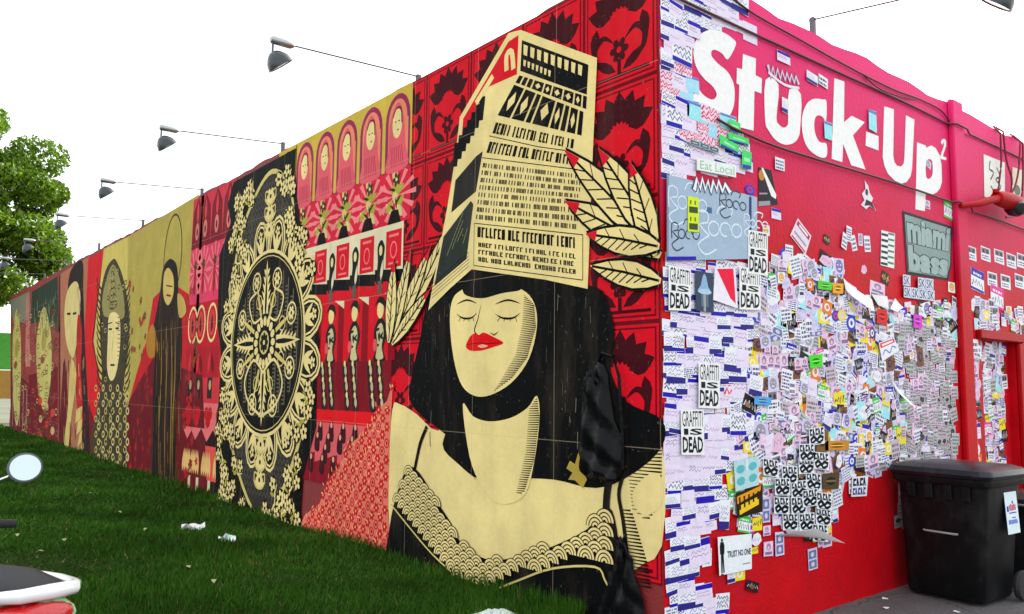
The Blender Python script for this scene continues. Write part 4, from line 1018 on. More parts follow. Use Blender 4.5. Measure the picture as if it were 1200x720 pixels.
order = sorted(range(len(SPEC)), key=lambda i: -SPEC[i][4]*SPEC[i][5]*sc_area(SPEC[i][2], SPEC[i][3])**2*(1 if SPEC[i][3] < 6 else 0))
inview = [i for i in order if px((SPEC[i][2], 0, SPEC[i][3]))[1] > -5 and 0 < px((SPEC[i][2], 0, SPEC[i][3]))[0] < 1203]
solo = set(inview[:292])
bv = []; bf = []; bc = []
def off_of(n_): return .0022+(n_ % 37)*.00032
for i, (k, v, x, z, w_, h_, r_, n_) in enumerate(SPEC):
    me = proto(k, v); dy = 0
    base_y = -off_of(n_)
    if door_n0 <= i < door_n1: base_y = .07-off_of(n_)
    if i in solo:
        o = link('sticker', me, bld, (x, base_y, z)); o.rotation_euler = (0, r_, 0); o.scale = (w_, 1, h_)
    else:
        c_, s_ = math.cos(r_), math.sin(r_); n0 = len(bv)
        for q in me.vertices:
            a, b = q.co.x*w_, q.co.z*h_; bv.append((x+a*c_+b*s_, base_y+q.co.y, z-a*s_+b*c_))
        cd = me.color_attributes['Col'].data
        for p_ in me.polygons: bf.append(tuple(n0+j for j in p_.vertices)); bc.append(tuple(cd[p_.loop_start].color))
tag(link('sticker', mesh_from('small_stickers', bv, bf, M['paper'], cols=bc), bld), kind='stuff')

# ------------------------------------------------------------------ posters and signs on the red wall
def poster(name, ppx, label, cat, draw, base=.023, group=None, mat_=None):
    c = RP(ppx); x = sum(p[0] for p in c)/4; z = min(p[1] for p in c)
    f = Flat('R', base=0, step=.0005); f.local = True
    def q(u, v):                      # u right, v up in the sheet
        a = [c[0][i]*(1-u)+c[1][i]*u for i in (0, 1)]; b = [c[3][i]*(1-u)+c[2][i]*u for i in (0, 1)]
        return (a[0]*v+b[0]*(1-v)-x, a[1]*v+b[1]*(1-v)-z)
    f.q = q
    f.R = lambda u0, v0, u1, v1, col, k=1: f.conv([q(u0, v0), q(u1, v0), q(u1, v1), q(u0, v1)], col, k)
    f.T = lambda t, u0, v0, u1, v1, col, k=2, bold=.02: f.text(t, 0, 0, 0, 0, col, k, bold, [q(u0, v1), q(u1, v1), q(u1, v0), q(u0, v0)])
    f.E = lambda u, v, a, b, col, k=2: f.poly([q(u+a*math.cos(t_), v+b*math.sin(t_)) for t_ in [math.pi*i/9 for i in range(18)]], col, k)
    f.Lc = lambda pts, wd, col, k=2, tp=False, sm=3: f.line(smooth([q(*p_) for p_ in pts], sm, False) if sm else [q(*p_) for p_ in pts], wd, col, k, tp)
    draw(f)
    o = link(name, f.mesh(name, mat_ or M['paper']), None, (x, -base, z))
    return tag(o, label, cat, group)
def sheet_base(f, c=WH, wob=0):
    f.conv([f.q(0, 0), f.q(1, 0), f.q(1, 1), f.q(0, 1)], c, 0)
def gid(f):
    sheet_base(f, (232, 234, 232)); f.T('GRAFFITI', .06, .62, .94, .97, (24, 26, 30), 1, .0); f.T('IS', .12, .44, .92, .58, (24, 26, 30), 1, .03); f.T('DEAD', .06, .05, .94, .4, (24, 26, 30), 1, .03)
GG = 'paste-up posters reading GRAFFITI IS DEAD'
for P_, lab in [([(780, 311), (806, 317), (806, 365), (780, 364)], 'GRAFFITI IS DEAD poster beside the corner, left of the photo of a cone shape'),
                ([(863, 312), (888, 318), (888, 364), (863, 363)], 'GRAFFITI IS DEAD poster right of the red wedge poster'),
                ([(873, 270), (896, 274), (896, 324), (873, 321)], 'topmost GRAFFITI IS DEAD poster, overlapping the grey scribbled board'),
                ([(815, 425), (840, 427), (840, 479), (815, 478)], 'GRAFFITI IS DEAD poster in the middle of the postal label wall'),
                ([(794, 480), (821, 480), (822, 533), (795, 533)], 'lowest GRAFFITI IS DEAD poster, left of a yellow round face sticker')]:
    poster('poster', P_, lab, 'poster', gid, .025 if '873' in str(P_) else .0235, GG)
# grey board with scribbled names
def board(f):
    sheet_base(f, (158, 180, 200)); f.R(0, 0, .02, 1, (120, 140, 160)); 
    W2 = (206, 226, 236); B2 = (50, 60, 72)
    def rogo(u, v, s_, col, wd, k):
        f.Lc([(u, v), (u, v+.3*s_), (u+.1*s_, v+.3*s_), (u+.1*s_, v+.17*s_), (u+.01*s_, v+.14*s_), (u+.12*s_, v)], wd, col, k, sm=2)
        for q in range(3): f.Lc([(u+(.17+.13*q)*s_+.06*s_*math.cos(t_), v+.1*s_+.1*s_*math.sin(t_)) for t_ in [math.pi*i/5 for i in range(11 if q != 1 else 9)]], wd, col, k, sm=0)
        f.Lc([(u+.12*s_, v), (u+.0*s_, v-.12*s_), (u+.08*s_, v-.25*s_), (u+.2*s_, v-.18*s_)], wd, col, k)
        f.Lc([(u+.2*s_, v+.3*s_), (u+.25*s_, v+.42*s_), (u+.38*s_, v+.4*s_), (u+.35*s_, v+.28*s_)], wd, col, k)
    rogo(.32, .32, 1.0, W2, .012, 2); rogo(.02, .62, .8, W2, .010, 2); rogo(.84, .5, .6, W2, .009, 2)
    rogo(.56, .74, .62, B2, .008, 3); rogo(.05, .26, .58, B2, .008, 3)
    f.R(.4, .62, .47, .70, (60, 100, 140)); f.R(.9, .3, .93, .98, (44, 50, 110)); f.R(0, .0, .3, .045, BLU)
bo = poster('board', [(778, 205), (884, 232), (884, 304), (778, 306)], 'pale blue-grey board covered in looping scribbled tags at the building corner', 'board', board, .0222)
def strip_y(f):
    sheet_base(f, (206, 230, 30))
    for v in (.06, .54): f.R(.12, v, .9, v+.18, (60, 80, 40)); f.R(.2, v+.24, .32, v+.36, (90, 110, 40)); f.R(.6, v+.24, .72, v+.36, (90, 110, 40))
poster('sticker_strip', [(802, 231), (815, 233), (815, 273), (802, 272)], 'fluorescent yellow upright strip on the scribbled grey board', 'sticker', strip_y, .0265)
def tagtop(f):
    pts = [(0, .2), (.1, .9), (.16, .3), (.25, .95), (.3, .3), (.4, .85), (.45, .2), (.55, .9), (.62, .35), (.7, .95), (.78, .3), (.88, .8), (1, .3)]
    f.Lc(pts, .052, (50, 60, 90), 0, False, 0); f.Lc(pts, .03, (232, 240, 244), 1, False, 0)
poster('spray_tag', [(808, 208), (850, 214), (852, 232), (810, 228)], 'small white spiky spray tag outlined in navy above the grey board', 'graffiti', tagtop, .0275)
def eatl(f): sheet_base(f, (226, 234, 226)); f.T('Eat Local', .08, .15, .95, .85, (150, 190, 170), 1, 0)
poster('sticker', [(813, 186), (859, 195), (859, 209), (813, 200)], 'long white sticker reading Eat Local in pale green', 'sticker', eatl, .0245)
def wordbar(f):
    sheet_base(f, (150, 170, 176))
    for i in range(3): f.R(.03+i*.33, .15, .3+i*.33, .85, (70, 90, 100)); f.R(.08+i*.33, .35, .25+i*.33, .6, (170, 190, 196), 2)
poster('sticker', [(805, 164), (839, 175), (839, 181), (805, 170)], 'thin dark grey three-box sticker above the Eat Local sticker', 'sticker', wordbar, .0245)
GS = 'green stickers under the S and t'
for P_, l_ in [([(851, 140), (864, 146), (864, 158), (851, 153)], 'upper bright green sticker right under the letter t'), ([(850, 156), (874, 164), (874, 172), (850, 166)], 'wide bright green sticker crossed by the cable below the letter t'), ([(840, 158), (862, 172), (862, 182), (840, 172)], 'bright green sticker left of the others over the Eat Local sticker'), ([(866, 176), (877, 180), (877, 200), (866, 198)], 'pale green sticker lowest of the green ones')]:
    poster('sticker', P_, l_, 'sticker', lambda f: (sheet_base(f, (70, 214, 110) if random.random() < .9 else GRN), f.R(.05, .0, .95, .22, (40, 70, 170)), f.R(.2, .4, .8, .6, (150, 240, 170), 2)), .0248, GS)
def cone(f):
    sheet_base(f, (54, 70, 92)); f.poly([f.q(*p_) for p_ in [(.12, .52), (.88, .5), (.7, .64), (.6, .9), (.5, .96), (.4, .88), (.3, .66)]], (140, 176, 206), 1); f.E(.5, .5, .38, .07, (170, 200, 220), 2); f.R(.3, .12, .7, .44, (90, 110, 130), 1); f.R(.42, .0, .55, .44, (150, 160, 160), 2)
poster('poster', [(811, 318), (832, 321), (833, 367), (812, 364)], 'dark blue photo poster of a pale cone-shaped object on a stand', 'poster', cone, .0236)
def wedge(f): sheet_base(f, (232, 228, 238)); f.poly([f.q(*p_) for p_ in [(.1, .95), (.9, .97), (.92, .1), (.7, .2)]], (232, 16, 60), 1)
poster('poster', [(834, 314), (858, 314), (861, 362), (832, 352)], 'white poster with a big red wedge pointing down', 'poster', wedge, .0244)
def trust(f):
    sheet_base(f, (228, 236, 238)); f.T('TRUST NO ONE', .26, .42, .97, .6, (40, 48, 56), 1, .03); D_ = (24, 28, 30); f.E(.115, .91, .03, .045, D_)
    f.poly([f.q(*p_) for p_ in [(.07, .86), (.16, .86), (.185, .74), (.17, .55), (.15, .53), (.16, .05), (.12, .05), (.115, .4), (.1, .05), (.06, .05), (.07, .55), (.05, .53), (.045, .74)]], D_, 1); f.R(.72, .17, .95, .2, (120, 130, 136)); f.R(.05, .0, .13, .03, D_)
poster('poster', [(837, 629), (877, 625), (877, 666), (839, 674)], 'white poster of a standing dark-suited man with the words TRUST NO ONE', 'poster', trust, .0252)
def mbass(f):
    sheet_base(f, (50, 56, 60)); c_ = (146, 168, 164)
    f.poly([f.q(*p_) for p_ in [(.02, .02), (.97, .0), (1.04, .28), (.97, .98), (.0, .98)]], (34, 36, 40), 1)
    f.poly([f.q(*p_) for p_ in [(.035, .05), (.94, .04), (1.0, .3), (.95, .95), (.03, .95)]], (134, 156, 152), 2)
    f.T('miami', .045, .50, .955, .95, (30, 36, 40), 3, .09); f.T('bass', .04, .05, .965, .49, (30, 36, 40), 3, .09)
    f.T('miami', .055, .51, .945, .94, (156, 178, 174), 4, .055); f.T('bass', .05, .06, .955, .48, (156, 178, 174), 4, .055)
poster('poster', [(1057, 247), (1116, 266), (1111, 329), (1062, 322)], 'grey block-lettered poster reading miami bass with a rough black outline', 'poster', mbass, .006, None, M['sheet'])
def chk(f):
    sheet_base(f, (230, 234, 232))
    for i in range(6): f.R(.02, .03+i*.165, .5, .1+i*.165, (40, 46, 44)); f.R(.5, .1+i*.165, .96, .16+i*.165, (90, 130, 110))
poster('poster', [(1032, 270), (1048, 274), (1047, 315), (1031, 311)], 'narrow white sheet of stepped black and green bars left of the miami bass poster', 'poster', chk, .006)
def tornp(f): sheet_base(f, (40, 34, 40)); f.E(.2, .8, .2, .14, (190, 130, 60)); f.poly([f.q(*p_) for p_ in [(.2, 1), (.35, 1), (1.0, .28), (.92, .16), (.7, .25)]], (232, 236, 230), 2); f.R(0, .0, .6, .12, (150, 150, 160), 1); f.R(.05, .3, .5, .34, (160, 150, 160), 1)
poster('poster', [(888, 196), (903, 200), (911, 240), (888, 242)], 'torn dark poster with its white back peeling off, upper left of the bare red paint', 'poster', tornp, .006)
def diam(f): sheet_base(f, (226, 214, 224)); f.R(.06, .7, .94, .92, (190, 50, 90)); f.R(.2, .76, .8, .86, WH, 3); f.R(.1, .3, .9, .4, (150, 150, 170)); f.R(.06, .04, .94, .12, (200, 60, 100))
poster('sticker', [(934, 256), (950, 277), (943, 299), (925, 276)], 'white name-badge sticker stuck on edge like a diamond on bare red paint', 'sticker', diam, .006)
def splat(f):
    f.poly([f.q(*p_) for p_ in [(.1, .1), (.3, .3), (.15, .5), (.35, .7), (.3, 1), (.5, .85), (.6, .6), (.8, .45), (.7, .3), (1, .05), (.6, .15), (.4, .0)]], (226, 220, 226), 0); f.poly([f.q(*p_) for p_ in [(.3, .1), (.4, .35), (.7, .3), (.95, .06), (.6, .17)]], (40, 36, 50), 1); f.E(.42, .6, .08, .12, (60, 56, 70), 1)
poster('cut_out', [(1006, 210), (1027, 216), (1026, 249), (1006, 243)], 'small ragged black and white paper cut-out under the hyphen of the painted words', 'poster', splat, .006)
# SK stickers: two rows
for r_i, (xs_, y0) in enumerate([([1059.5, 1077.2, 1086.4], 329), ([1060.5, 1069.6, 1078.7, 1087.8], 343)]):
    for i, x in enumerate(xs_):
        if r_i == 0 and i: y0 = 331
        poster('letter_sticker', [(x-4.4, y0-7+i*1.2), (x+4.4, y0-5.6+i*1.2), (x+4.4, y0+7+i*1.2), (x-4.4, y0+5.6+i*1.2)], 'small white sticker with black letters SK, '+['first', 'second', 'third', 'fourth', 'fifth'][i]+' from left in the '+['upper', 'lower'][r_i]+' row', 'sticker', lambda f: (sheet_base(f, (206, 214, 232)), f.T('SK', .08, .1, .92, .9, (20, 22, 30), 1, .0)), .022, 'SK stickers in two rows below the miami bass poster')
def white_list(f):
    sheet_base(f, (232, 234, 226))
    f.Lc([(.3, .9), (.25, .7), (.45, .65), (.3, .45)], .02, (70, 90, 70)); f.Lc([(.6, .8), (.75, .6), (.55, .5), (.8, .35), (.6, .2)], .02, (70, 90, 70)); f.Lc([(.3, .3), (.5, .15), (.4, .1)], .02, (70, 90, 70))
poster('poster', [(1152, 181), (1177, 191), (1177, 237), (1153, 231)], 'white sheet with thin drawn squiggles above the red lamp past the pilaster', 'poster', white_list, .005)
poster('poster', [(1186, 196), (1198, 200), (1197, 252), (1185, 246)], 'pale greenish torn sheet behind the hanging cables at the right edge', 'poster', lambda f: (sheet_base(f, (220, 214, 190)), f.E(.5, .5, .3, .12, (90, 110, 90)), f.R(.2, .2, .8, .3, (150, 160, 130))), .005)
def spraytag2(f):
    for q in range(2):
        pts = [(i/13, (.2 if i % 2 else .8)+.1*math.sin(i*3)) for i in range(14)]; f.Lc(pts, .05-.02*q, [(80, 80, 120), (226, 190, 214)][q], q, False, 0)
    f.Lc([(0, .4), (.5, .02), (1, .1)], .02, (232, 220, 232), 2)
poster('spray_tag', [(899, 72), (934, 84), (936, 106), (900, 94)], 'small silver and pink spiky tag above the letters u and c', 'graffiti', spraytag2, .005)
def yb(f): sheet_base(f, (40, 30, 14)); f.T('FEED', .06, .55, .94, .95, (236, 170, 30), 1, .03); f.T('ME', .2, .1, .94, .5, (236, 170, 30), 1, .03)
def ybq(f): sheet_base(f, (40, 30, 14)); f.poly([f.q(*p_) for p_ in [(.04, .55), (.9, .78), (.94, .97), (.04, .85)]], (226, 150, 26), 1); f.poly([f.q(*p_) for p_ in [(.1, .1), (.84, .3), (.84, .6), (.1, .46)]], (236, 196, 30), 1); [f.R(.1+.17*i, .3+.05*i, .16+.17*i, .8, (40, 30, 14), 2) for i in range(5)]
poster('poster', [(858, 578), (890, 567), (890, 599), (860, 607)], 'black poster with broken yellow and orange block lettering near the corner', 'poster', ybq, .0252)
def tealp(f): sheet_base(f, (176, 214, 216)); [f.E(.25+.5*(i % 2), .3+.4*(i//2), .17, .14, (90, 180, 186)) for i in range(4)]; f.R(.45, .6, .55, 1, (206, 226, 232), 3)
poster('poster', [(856, 541), (885, 534), (885, 568), (858, 576)], 'pale teal patterned sheet above the black and yellow poster', 'poster', tealp, .0255)
for P_, l_, c_ in [([(953, 504), (967, 504), (967, 529), (953, 531)], 'brown patterned sheet in the middle of the sticker field', (120, 90, 40)), ([(963, 517), (991, 516), (991, 527), (963, 528)], 'long ochre sticker right of the black-lettered stickers', (196, 136, 40)), ([(960, 555), (980, 553), (979, 573), (960, 573)], 'dull brown photo sticker right of the black-lettered cluster', (84, 70, 48)),
                   ([(944, 417), (960, 415), (960, 430), (946, 432)], 'bright green sticker in the middle of the sticker field', (70, 214, 40)), ([(1067, 368), (1077, 370), (1077, 386), (1067, 384)], 'magenta rectangular sticker below the SK stickers', (220, 50, 200)), ([(1024, 362), (1036, 364), (1036, 381), (1024, 379)], 'plain bright red square sticker above the red-topped name badge', (222, 20, 24)),
                   ([(955, 329), (972, 332), (971, 341), (955, 339)], 'green cartoonish wavy sticker near the top of the sticker field', (80, 200, 50)), ([(972, 332), (985, 333), (984, 345), (972, 344)], 'orange round-topped sticker beside the green wavy one', (232, 160, 30)), ([(880, 465), (900, 466), (900, 475), (880, 474)], 'long light blue sticker at the left of the sticker field', (80, 160, 220))]:
    poster('sticker', P_, l_, 'sticker', lambda f, c_=c_: (sheet_base(f, c_), f.E(.5, .5, .3, .25, tuple(int(v*.55) for v in c_), 1), f.R(.2, .44, .8, .56, tuple(min(255, int(v*1.2)+20) for v in c_), 2)), .0258)
poster('sticker', [(1026, 402), (1044, 396), (1050, 411), (1030, 424)], 'tilted white name badge with a red top in the sticker field', 'sticker', lambda f: (sheet_base(f, (232, 232, 240)), f.R(.05, .68, .95, .95, (230, 30, 70)), f.R(.15, .75, .85, .87, WH, 2), f.Lc([(.1, .3), (.3, .5), (.5, .2), (.7, .5), (.9, .3)], .012, (90, 150, 200))), .0265)
# cluster of black heavy-lettered stickers
GE = 'white stickers with heavy black lettering in an overlapping cluster'
ecl = [(899, 548), (921, 556), (940, 545), (952, 511), (957, 540), (911, 570), (932, 573), (949, 564), (911, 592), (931, 592), (944, 583), (960, 587), (922, 611), (941, 611), (960, 605), (956, 624), (940, 530)]
erow = [[3], [16, 2], [0, 4, 1], [7, 5, 6], [10, 11, 9, 8], [14, 13, 12], [15]]
ORD = ['leftmost', 'second from left', 'third from left', 'rightmost']
def elab(x, y):
    i = ecl.index((x, y))
    for n_, r_ in enumerate(erow):
        if i in r_:
            r_ = sorted(r_, key=lambda q: ecl[q][0]); p_ = r_.index(i)
            w1 = 'alone' if len(r_) == 1 else ('rightmost' if p_ == len(r_)-1 else ORD[p_])
            return w1+' in the '+['top', 'second', 'third', 'fourth', 'fifth', 'sixth', 'bottom'][n_]+' row of its cluster'
def marks(f, u0, v0, u1, v1, n_, col, k=1):      # heavy lettering too blurred to read: stems and slabs
    w_ = (u1-u0)/n_
    for i in range(n_):
        a = u0+i*w_; b = a+w_*.86; f.poly([f.q(a, v0), f.q(a+w_*.36, v0), f.q(a+w_*.34, v1), f.q(a-w_*.02, v1)], col, k)
        if i % 2: f.poly([f.q(a+w_*.3, v1), f.q(b, v0), f.q(b-w_*.3, v0), f.q(a+w_*.1, v1-.05)], col, k+.3)
        else: f.poly([f.q(a+w_*.36, v1), f.q(b, v1-.02), f.q(b, v1-(v1-v0)*.3), f.q(a+w_*.36, v1-(v1-v0)*.35)], col, k); f.poly([f.q(a+w_*.36, v0+.02), f.q(b, v0), f.q(b, v0+(v1-v0)*.3), f.q(a+w_*.36, v0+(v1-v0)*.3)], col, k)
def enver(f):
    sheet_base(f, (226, 234, 238)); K_ = (18, 20, 26); marks(f, .05, .55, .96, .96, 5, K_)
    f.Lc([(.08, .3), (.3, .48), (.5, .3), (.7, .46), (.94, .36)], .022, K_, 1); f.Lc([(.1, .36), (.2, .14), (.45, .3), (.62, .12), (.9, .26)], .018, K_, 2); f.R(.2, .04, .8, .09, (120, 130, 140))
for i, (x, y) in enumerate(ecl):
    a = (((i*37) % 7)-3)*.5
    o = poster('letter_sticker', [(x-9, y-10+a), (x+9, y-10-a), (x+9.5, y+10-a), (x-8.5, y+10+a)], 'white sticker with heavy black lettering, '+elab(x, y), 'sticker', enver, .0262+(i % 6)*.0022, GE)
poster('letter_sticker', [(995, 559), (1014, 557), (1012, 581), (994, 582)], 'white sticker with two rows of dark lettering, left of the bin lid', 'sticker', lambda f: (sheet_base(f, (226, 230, 238)), marks(f, .08, .52, .92, .92, 4, (22, 24, 34)), marks(f, .08, .08, .92, .44, 5, (60, 70, 120))), .024)
# peeling sheets that curl off the wall
def peel(ppx, label, lift=.09, tip=0):
    c = RP(ppx); s = Sol(); n_ = 8; rings = []
    x0, z0 = c[0]
    for i in range(n_+1):
        t = i/n_; a = [c[0][k]*(1-t)+c[1][k]*t for k in (0, 1)]; b = [c[3][k]*(1-t)+c[2][k]*t for k in (0, 1)]
        o1 = .022+lift*t**2*.6; o2 = .022+lift*t**1.5
        rings.append([(a[0]-x0, -o1, a[1]-z0), (b[0]-x0, -o2, b[1]-z0), (b[0]-x0, -o2+.0012, b[1]-z0), (a[0]-x0, -o1+.0012, a[1]-z0)])
    s.loft(rings); o = s.build('peeling_sticker', M['white'], None, True, (x0, 0, z0)); tag(o, label, 'sticker')
peel([(985, 326), (1008, 352), (1004, 366), (988, 340)], 'large white paper peeling in a curl above the sticker field', .12)
peel([(1043, 446), (1063, 477), (1058, 478), (1046, 455)], 'thin white curl of paper hanging in the right of the sticker field', .08)
peel([(1018, 345), (1034, 348), (1034, 362), (1026, 358)], 'small white torn triangle of paper below the checked sheet', .03)
peel([(1046, 350), (1053, 361), (1044, 366), (1040, 362)], 'small white folded triangle of paper left of the magenta sticker', .03)
peel([(905, 628), (945, 618), (972, 634), (945, 628)], 'torn lower edge of the black-lettered cluster curling off the wall', .10)

# ------------------------------------------------------------------ cables, wall lamp, lamps on arms
def cable(name, pts, r_, label, m_, cat='cable', group=None):
    s = Sol(); s.tube(pts, r_, 6); x0 = Vector(pts[0])
    s.v = [tuple(Vector(v)-x0) for v in s.v]; o = s.build(name, m_, None, True, tuple(x0)); return tag(o, label, cat, group)
def runR(pp, y=-.018, n=5): 
    q = [Rw(*p) for p in pp]; q = smooth(q, n, False); return [(a, y, b) for a, b in q]
cable('cable', runR([(776, -8), (800, 3), (840, 22), (870, 36), (925, 61), (980, 86), (1060, 122), (1112, 148)])+[(PX0-.05, -.03, Rw(1112, 148)[1]), (PX0+.02, -.075, Rw(1116, 150)[1]), (PX1+.02, -.075, Rw(1127, 155)[1])]+runR([(1134, 158), (1165, 172.5), (1205, 191), (1260, 215)]), .009, 'dark cable clipped along the wall just above the painted words', M['cabled'])
cable('cable', runR([(836, 141), (860, 154), (900, 171), (940, 184), (980, 196), (1050, 217), (1112, 238)], -.03)+[(PX0+.0, -.078, Rw(1116, 239)[1]), (PX1+.02, -.078, Rw(1130, 244)[1])]+runR([(1136, 249), (1165, 258), (1205, 273), (1260, 293)], -.03), .009, 'dark cable crossing under the painted words and behind the red lamp', M['cabled'])
cable('cable', runR([(855, -2), (880, 17), (930, 45), (980, 73), (1020, 94), (1050, 108), (1075, 117), (1100, 130), (1112, 146)]), .007, 'loose upper cable sagging near the top edge of the red wall', M['cabled'])
cable('cable', runR([(1010, 90), (1030, 106), (1060, 116), (1072, 116)]), .005, 'thin short cable looping under the upper cable', M['cabled'])
hx = Rw(1168, 205)[0]
cable('cable', [(Rw(1166, 150)[0], .02, 4.26)]+runR([(1166, 158), (1167, 190), (1164, 220), (1163, 238)], -.05), .010, 'left of the cables hanging down to the red lamp', M['cable'])
cable('cable', [(Rw(1168, 150)[0], .02, 4.26)]+runR([(1168, 156), (1172, 190), (1178, 210), (1177, 228), (1173, 236)], -.06), .010, 'cable crossing the left hanging cable above the red lamp', M['cable'])
cable('cable', [(Rw(1186, 160)[0], .02, 4.27)]+runR([(1187, 168), (1185, 200), (1180, 222), (1172, 234)], -.07), .010, 'cable hanging from the wall top and slanting to the red lamp', M['cable'])
cable('cable', [(Rw(1190, 160)[0], .02, 4.27)]+runR([(1190, 170), (1190, 210), (1187, 240), (1180, 254), (1170, 256)], -.07), .010, 'rightmost hanging cable looping under the red lamp', M['cable'])
wl = empty('wall_lamp', (PX1, 0, Rw(1125, 243)[1]), 0, 'red painted lamp on a short bracket arm with hanging cables, past the pilaster', 'lamp')
def wlp(p, y=-.16): a = Rw(*p); return (a[0]-PX1, y, a[1]-wl.location.z)
s = Sol(); s.tube([wlp((1116, 243), -.07), wlp((1128, 242), -.14), wlp((1140, 238)), wlp((1150, 236))], [.022, .032, .036, .045], 10); s.build('bracket_arm', M['trimred'], wl, True)
s = Sol()
a_, b_ = Vector(wlp((1146, 235))), Vector(wlp((1176, 243))); ax = (b_-a_).normalized(); L0 = (b_-a_).length
mt = Matrix.Translation(a_) @ ax.to_track_quat('Z', 'Y').to_matrix().to_4x4()
s.lathe([(.02, 0), (.06, .02), (.075, .12), (.085, L0*.55), (.075, L0*.85), (.04, L0)], 16, 0, mt); s.build('housing', M['trimred'], wl, True)
s = Sol(); mt2 = Matrix.Translation(a_+ax*L0*.66+Vector((0, -.03, -.05))); s.lathe([(.01, -.10), (.07, -.08), (.105, -.03), (.11, .01), (.08, .04)], 16, 0, mt2); s.build('lens', M['glass'], wl, True)
s = Sol(); s.tube([wlp((1146, 230)), wlp((1146, 226))], .03, 8); s.build('cap', M['trimred'], wl, True)

LG = 'arm lamps along the top of the mural wall'
def arm_lamp(y, out_, zt, za, label, axis='x'):
    e = empty('arm_lamp', (0, y, H) if axis == 'x' else (y, 0, H), 0 if axis == 'x' else R(90), label, 'lamp', LG if axis == 'x' else None)
    zt -= H; za -= H
    s = Sol(); s.tube([(.12, 0, za), (-out_+.18, 0, zt+(.0))], .007, 8); s.build('arm', M['arm'], e, True)
    s = Sol(); s.box(.07, -.02, -.02, .11, .02, max(.05, za+.015), bev=.004); s.build('bracket', M['arm'], e, True)
    s = Sol(); s.lathe([(.024, 0), (.033, .02), (.033, .17), (.014, .2)], 12, 0, Matrix.Translation((-out_, 0, zt)) @ Matrix.Rotation(R(90), 4, 'Y')); s.build('junction_box', M['metal'], e, True)
    s = Sol(); s.tube([(-out_+.02, 0, zt), (-out_+.02, 0, zt-.10)], .010, 8); s.build('stem', M['arm'], e, True)
    T_ = Matrix.Translation((-out_+.02, 0, zt-.10)) @ Matrix.Rotation(R(-38), 4, 'Y') @ Matrix.Scale(.76, 4)
    s = Sol(); s.lathe([(.035, .0), (.055, -.01), (.085, -.035), (.125, -.09), (.142, -.15), (.145, -.165), (.137, -.163), (.12, -.10), (.08, -.045), (.03, -.02)], 24, 0, T_); sh_ = s.build('lamp_shade', M['shade'], e, True)
    s = Sol(); s.lathe([(.01, -.15), (.136, -.152), (.136, -.156), (.01, -.158)], 24, 0, T_); s.build('lens', M['lens'], sh_, True)
    return e
for y, o_, zt, za, lb in [(2.90, 1.30, 4.28, 4.33, 'nearest arm lamp reaching out from the mural wall, above the red poster grid'), (5.89, 1.31, 4.30, 4.40, 'second nearest arm lamp over the mural wall, above the dark medallion'), (8.78, 1.27, 4.29, 4.38, 'third arm lamp over the mural wall, above the robed figure'),
                       (11.9, 1.27, 4.32, 4.40, 'fourth arm lamp over the mural wall, its shade beside the tree crown'), (15.2, 1.27, 4.34, 4.42, 'fifth arm lamp, small and partly against the tree'), (18.3, 1.27, 4.34, 4.42, 'farthest but one arm lamp against the tree leaves'), (21.4, 1.27, 4.34, 4.42, 'farthest arm lamp at the end of the mural wall')]:
    arm_lamp(y, o_, zt, za, lb)
al = arm_lamp(1.93, 1.30, 4.25, 4.42, 'arm lamp reaching out over the red sticker wall, cut by the top edge', 'y')

# ------------------------------------------------------------------ torn black plastic on the mural
def film(L_, R_, label, seed, lift=.06):
    rg = random.Random(seed); n_ = len(L_)*4; A = smooth(LP(L_), 4, False); B = smooth(LP(R_), 4, False); s = Sol(); m_ = 12
    y0, z0 = A[0]; vs = []; fs = []
    for i in range(len(A)):
        for j in range(m_+1):
            t = j/m_; e_ = math.sin(math.pi*t)**.5; ph = seed*1.7
            u = A[i][0]*(1-t)+B[i][0]*t+rg.uniform(-.012, .012); z = A[i][1]*(1-t)+B[i][1]*t+rg.uniform(-.012, .012)
            o_ = .028+lift*e_*(.5+.3*math.sin(i*.5+j*1.1+ph)+.2*math.sin(i*1.1-j*.7)+.05*rg.random())*(1 if 0 < i < len(A)-1 else .3)
            vs.append((-o_, u-y0, z-z0))
    for i in range(len(A)-1):
        for j in range(m_): a = i*(m_+1)+j; fs += [(a, a+1, a+m_+2), (a, a+m_+2, a+m_+1)]
    N = len(vs); vs2 = vs+[(v[0]+.0015, v[1], v[2]) for v in vs]; fs2 = fs+[tuple(N+i for i in reversed(f_)) for f_ in fs]
    me = mesh_from('film', vs2, fs2, M['binbag'], smooth=True); o = link('torn_plastic', me, None, (0, y0, z0)); return tag(o, label, 'plastic bag')
film([(690, 440), (686, 465), (683, 500), (682, 530), (684, 552), (696, 560)], [(706, 424), (716, 440), (722, 480), (732, 520), (734, 548), (728, 564)], 'torn black plastic bag caught on the mural beside the dark hair', 4, .05)
film([(728, 628), (726, 650), (716, 680), (704, 712), (690, 740)], [(736, 630), (744, 655), (752, 690), (760, 715), (766, 745)], 'crumpled black plastic hanging low on the mural near the corner', 8, .04)
s = Sol(); pts = [(-.03, *Lw(706, 424)), (-.05, *Lw(712, 414)), (-.05, *Lw(724, 418)), (-.045, *Lw(731, 440)), (-.03, *Lw(733, 500)), (-.03, *Lw(734, 550))]
x0 = Vector(pts[0]); s.tube([tuple(Vector(p)-x0) for p in pts], .011, 6); tag(s.build('plastic_strap', M['binbag'], None, True, tuple(x0)), 'black strap looping from the torn plastic bag on the mural', 'strap')
f = Flat('L', base=.0165); rg = random.Random(1)
f.poly(LP([(670, 540), (676, 544), (680, 530), (684, 548), (690, 562), (685, 572), (676, 563), (668, 562), (673, 554), (666, 549)]), (176, 150, 60), 0)
o = f.build('glue_stain', M['sheet']); tag(o, 'yellowish torn paper patch under the black plastic bag on the mural', 'paper scrap')

